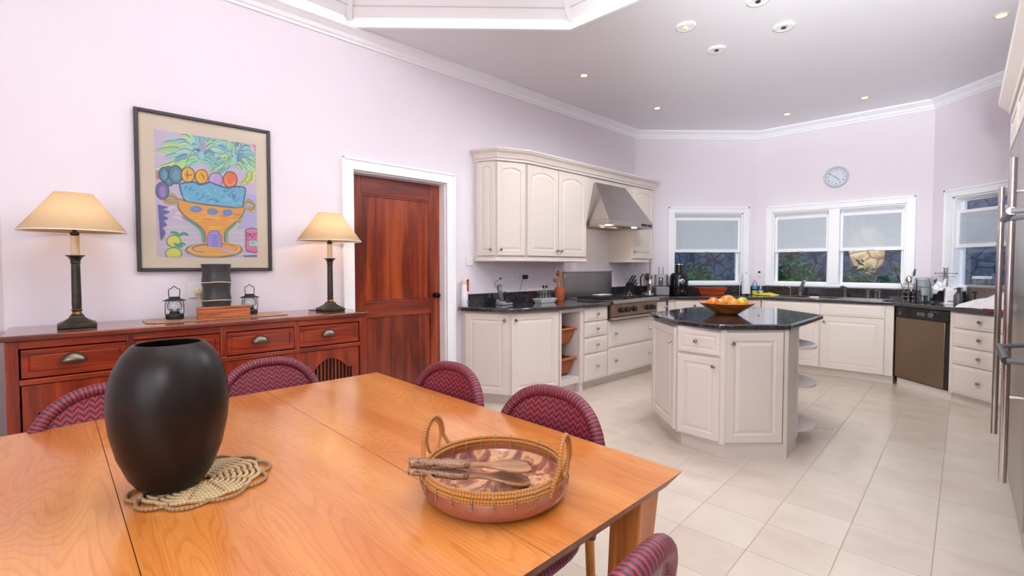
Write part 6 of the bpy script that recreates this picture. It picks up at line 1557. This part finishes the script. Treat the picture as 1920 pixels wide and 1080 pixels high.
# taps
def faucet(s, off, label, kind, mat):
    r = put('tap', label, 'tap', 3, s, off, 0.9205 if kind != 'thin' else 0.9158)
    if kind == 'thin':
        MB().lathe([(0.018, 0), (0.018, 0.006), (0.007, 0.01), (0.007, 0.10), (0.0001, 0.102)], 14).build('body', 'chrome', r)
        MB().tube([(0, 0, 0.10), (-0.03, -0.01, 0.12), (-0.07, -0.03, 0.135), (-0.10, -0.04, 0.13)], 0.005, 8).build('spout', 'chrome', r)
    elif kind == 'mixer':
        MB().lathe([(0.028, 0), (0.028, 0.01), (0.022, 0.02), (0.022, 0.07), (0.0001, 0.072)], 18).build('body', 'greyd', r)
        mb = MB().box(-0.018, 0.018, -0.02, 0.02, 0, 0.13); mb.xform(Matrix.Translation((0, -0.01, 0.06)) @ Matrix.Rotation(R(16), 4, 'Y')); mb.build('spout', 'greyd', r, bevel=0.008)
        MB().box(0.035, 0.062, -0.012, 0.012, 0.17, 0.20).build('lever', 'chrome', r, bevel=0.005)
    else:
        MB().lathe([(0.024, 0), (0.024, 0.012), (0.016, 0.02), (0.016, 0.09), (0.02, 0.10), (0.02, 0.13), (0.0001, 0.135)], 18).build('body', 'greyd', r)
        MB().tube([(0, 0, 0.12), (-0.02, -0.04, 0.14), (-0.03, -0.08, 0.13)], 0.011, 10).build('spout', 'steel', r)
faucet(0.485, 0.165, 'thin chrome filter tap left of the main sink tap', 'thin', 0); faucet(0.60, 0.175, 'dark grey mixer tap with chrome lever at the sink', 'mixer', 0); faucet(1.084, 0.175, 'short dark tap at the right sink bowl', 'short', 0)
r = put('sponge', 'small orange and white sponge at the sink edge', 'sponge', 3, 0.84, 0.575, CTZ + 0.0052); MB().box(-0.045, 0.045, -0.02, 0.02, 0, 0.018).build('sponge', 'white', r, bevel=0.004); MB().box(-0.06, -0.046, -0.02, 0.02, 0, 0.018).build('scourer', 'mango1', r)
for k, (s_, o_, t) in enumerate(((1.36, 0.30, 'upturned clear glass on the drainer, left'), (1.43, 0.26, 'upturned clear glass on the drainer, middle'), (1.47, 0.33, 'upturned clear glass on the drainer, right'))):
    r = put('glass', t, 'glass', 3, s_ - 0.03, o_, CTZ + 0.0075, 0, 'glasses on the drainer'); MB().lathe([(0.031, 0), (0.027, 0.10), (0.0001, 0.101)], 18, cap=False).build('tumbler', 'thinglass', r)
r = put('spoon', 'steel spoon lying at the end of the drainer', 'spoon', 3, 1.50, 0.46, CTZ + 0.008, R(15)); MB().cyl((-0.08, 0, 0.003), (0.05, 0, 0.006), 0.003, 8).build('handle', 'steelf', r); MB().ball((0.07, 0, 0.007), 0.026, 0.015, 0.005).build('spoon_head', 'steelf', r)
# cutlery rack with utensils
r = put('cutlery_rack', 'chrome wire cutlery rack full of kitchen tools', 'rack', 3, 1.70, 0.35)
mb = MB()
for z in (0.006, 0.05, 0.10, 0.15, 0.19): mb.tube([(0.055 * math.cos(2 * PI * k / 24), 0.055 * math.sin(2 * PI * k / 24), z) for k in range(24)], 0.0028, 6, True)
for k in range(8): a = 2 * PI * k / 8; mb.cyl((0.055 * math.cos(a), 0.055 * math.sin(a), 0.0), (0.055 * math.cos(a), 0.055 * math.sin(a), 0.19), 0.0022, 6)
mb.build('wire_frame', 'chrome', r)
MB().lathe([(0.045, 0.002), (0.048, 0.11), (0.046, 0.11), (0.0001, 0.006)], 20).build('liner', 'black', r)
def tool(label, ax, ay, L, hw_, mat, dx, nm='ladle'):
    c = put(nm, label, 'utensil', 3, 1.70 + dx, 0.35, CTZ + 0.012); q = Vector((ax, ay, 1)).normalized().to_track_quat('Z', 'Y').to_matrix().to_4x4()
    mb = MB().cyl((0, 0, 0.01), (0, 0, L - 0.03), 0.004, 8); mb.xform(q); mb.build('handle', 'steel', c); mb = MB().ball((0, 0, L), hw_, 0.01, 0.045, 12, 8); mb.xform(q); mb.build('head', mat, c)
tool('black slotted spoon leaning left in the cutlery rack', -0.32, 0.0, 0.25, 0.028, 'black', -0.01); tool('black spatula standing upright in the cutlery rack', 0.12, 0.05, 0.31, 0.022, 'greyd', 0.01, 'spatula'); tool('steel ladle in the middle of the cutlery rack', 0.0, 0.1, 0.23, 0.028, 'steel', 0.0)
# filter jug
r = put('water_jug', 'clear water filter jug with curved grey handle', 'jug', 4, 0.315, 0.34, CTZ, R(-10))
MB().lathe([(0.062, 0), (0.072, 0.01), (0.080, 0.12), (0.085, 0.245), (0.082, 0.245), (0.076, 0.12), (0.068, 0.014)], 28, sx=0.8, sy=1.15, cap=True).build('body', 'thinglass', r)
MB().lathe([(0.035, 0.075), (0.045, 0.16), (0.066, 0.17), (0.072, 0.235), (0.0001, 0.236)], 24, sx=0.8, sy=1.15).build('filter_funnel', 'whitep', r)
MB().lathe([(0.087, 0.246), (0.084, 0.262), (0.04, 0.27), (0.0001, 0.27)], 28, sx=0.8, sy=1.15).build('lid', 'thinglass', r)
MB().tube([(0.07, -0.02, 0.25), (0.12, -0.03, 0.25), (0.15, -0.03, 0.20), (0.14, -0.02, 0.12), (0.10, -0.01, 0.06), (0.068, 0, 0.05)], [0.010, 0.014, 0.015, 0.014, 0.011, 0.008], 10).build('handle', 'grey', r)
# stand with arms
r = put('corkscrew_stand', 'chrome pole stand with thin cross arms beside the carton', 'stand', 4, 0.50, 0.30)
MB().lathe([(0.05, 0), (0.05, 0.006), (0.012, 0.012), (0.0115, 0.17), (0.019, 0.19), (0.019, 0.36), (0.024, 0.365), (0.024, 0.375), (0.0001, 0.376)], 22).build('pole', 'chrome', r)
MB().cyl((-0.12, 0, 0.315), (0.12, 0, 0.315), 0.003, 6).cyl((-0.10, 0, 0.285), (0.11, 0, 0.285), 0.0022, 6).ball((-0.12, 0, 0.315), 0.007, 0.007, 0.007, 8, 6).ball((0.12, 0, 0.315), 0.007, 0.007, 0.007, 8, 6).build('cross_arm', 'greyd', r)
r = put('plastic_bag', 'crumpled clear white plastic bag hanging on the chrome stand', 'bag', 4, 0.51, 0.375, CTZ + 0.10, R(30)); rg = random.Random(5); mb = MB(); rows = []
for i in range(7): rows.append([(-0.06 + 0.12 * i / 6, 0.012 * rg.uniform(-1, 1), -0.0 + 0.11 * j / 5 + 0.02 * rg.uniform(-1, 1) + 0.04 * i / 6) for j in range(6)])
mb.grid(rows); mb.build('film', 'whitep', r, solid=0.002)
# carton
r = put('carton', 'white paper carton with red logo stripe and dark label', 'carton', 4, 0.655, 0.36, CTZ, R(30))
MB().box(-0.057, 0.057, -0.03, 0.03, 0, 0.178).build('box', 'paper', r, bevel=0.002); MB().box(0.005, 0.045, -0.0312, -0.0303, 0.155, 0.166).build('red_mark', 'red', r); MB().box(-0.038, 0.018, -0.0312, -0.0303, 0.025, 0.042).build('bar_mark', 'grey', r)
mb = MB()
for k in range(5): mb.box(-0.045, 0.04, -0.0309, -0.0303, 0.07 + k * 0.014, 0.0715 + k * 0.014)
mb.build('print', 'grey', r)
r = put('storage_jar', 'dark glass jar right of the white carton', 'jar', 4, 0.745, 0.40); MB().lathe([(0.034, 0), (0.036, 0.01), (0.036, 0.10), (0.026, 0.12), (0.0001, 0.121)], 20).build('jar', 'greyd', r); MB().lathe([(0.020, 0.1215), (0.012, 0.15), (0.016, 0.175), (0.0001, 0.18)], 16).build('stopper', 'bronze', r)
r = put('storage_canister', 'tall clear canister with white lid before the right window', 'canister', 4, 0.70, 0.12)
MB().lathe([(0.066, 0), (0.068, 0.005), (0.068, 0.262)], 28, cap=False).build('body', 'thinglass', r); MB().lathe([(0.074, 0.263), (0.074, 0.285), (0.068, 0.29), (0.0001, 0.29)], 28).build('lid', 'white', r)
# toaster
r = put('toaster', 'grey two slice toaster behind the white newspaper bag', 'toaster', 4, 0.93, 0.27)
MB().box(-0.17, 0.17, -0.085, 0.085, 0.015, 0.21).build('body', 'steel', r, bevel=0.028, seg=4); MB().box(-0.16, 0.16, -0.08, 0.08, 0, 0.0145).build('foot', 'black', r)
MB().box(-0.13, 0.13, -0.04, -0.015, 0.2085, 0.2115).box(-0.13, 0.13, 0.015, 0.04, 0.2085, 0.2115).build('slot', 'black', r); MB().box(-0.07, -0.062, -0.09, -0.0845, 0.05, 0.13).box(-0.085, -0.047, -0.10, -0.0845, 0.13, 0.142).build('lever', 'black', r)
# newspaper bag
r = put('paper_bag', 'crumpled white printed paper bag lying on the worktop corner', 'bag', 4, 1.23, 0.47, CTZ + 0.002, R(8)); rg = random.Random(9); mb = MB(); rows = []
for i in range(13):
    u = i / 12; row = []
    for j in range(9):
        v_ = j / 8; x = -0.26 + 0.52 * u; y = -0.16 + 0.24 * v_; h_ = 0.006 + 0.165 * (max(0, math.sin(PI * v_)) ** 0.7) * (0.15 + 0.85 * min(1, u * 1.6)) + rg.uniform(-0.008, 0.012); row.append((x + rg.uniform(-0.006, 0.006), y + 0.02 * rg.uniform(-1, 1), max(0.004, h_ if 0 < j < 8 else 0.004)))
    rows.append(row)
mb.grid(rows, smooth=False); pb = mb.build('paper', 'paper', r, solid=0.002)
mb = MB()
for k in range(7): x = -0.12 + 0.045 * k; q = rows[3 + k][3]; mb.box(q[0] - 0.012, q[0] + 0.012, q[1] - 0.006, q[1] + 0.002, q[2] + 0.001, q[2] + 0.004)
mb.build('print', 'greyd', r); MB().box(-0.02, 0.20, -0.19, -0.178, 0.0, 0.012).build('red_edge', 'red', r)
# cooker-hood side cable under the wall cabinet
o = MB().tube([(0, 0, 0), (0.03, 0.0, -0.02), (0.08, 0.0, -0.028), (0.13, 0.0, -0.02), (0.15, 0, 0.0)], 0.0025, 6).build('cable', 'greyd'); o.location = wl(1, -2.62, 0.10, 1.398); o.rotation_euler.z = wr(1); tag(o, 'thin grey cable drooping under the angled wall cabinet', 'cable')
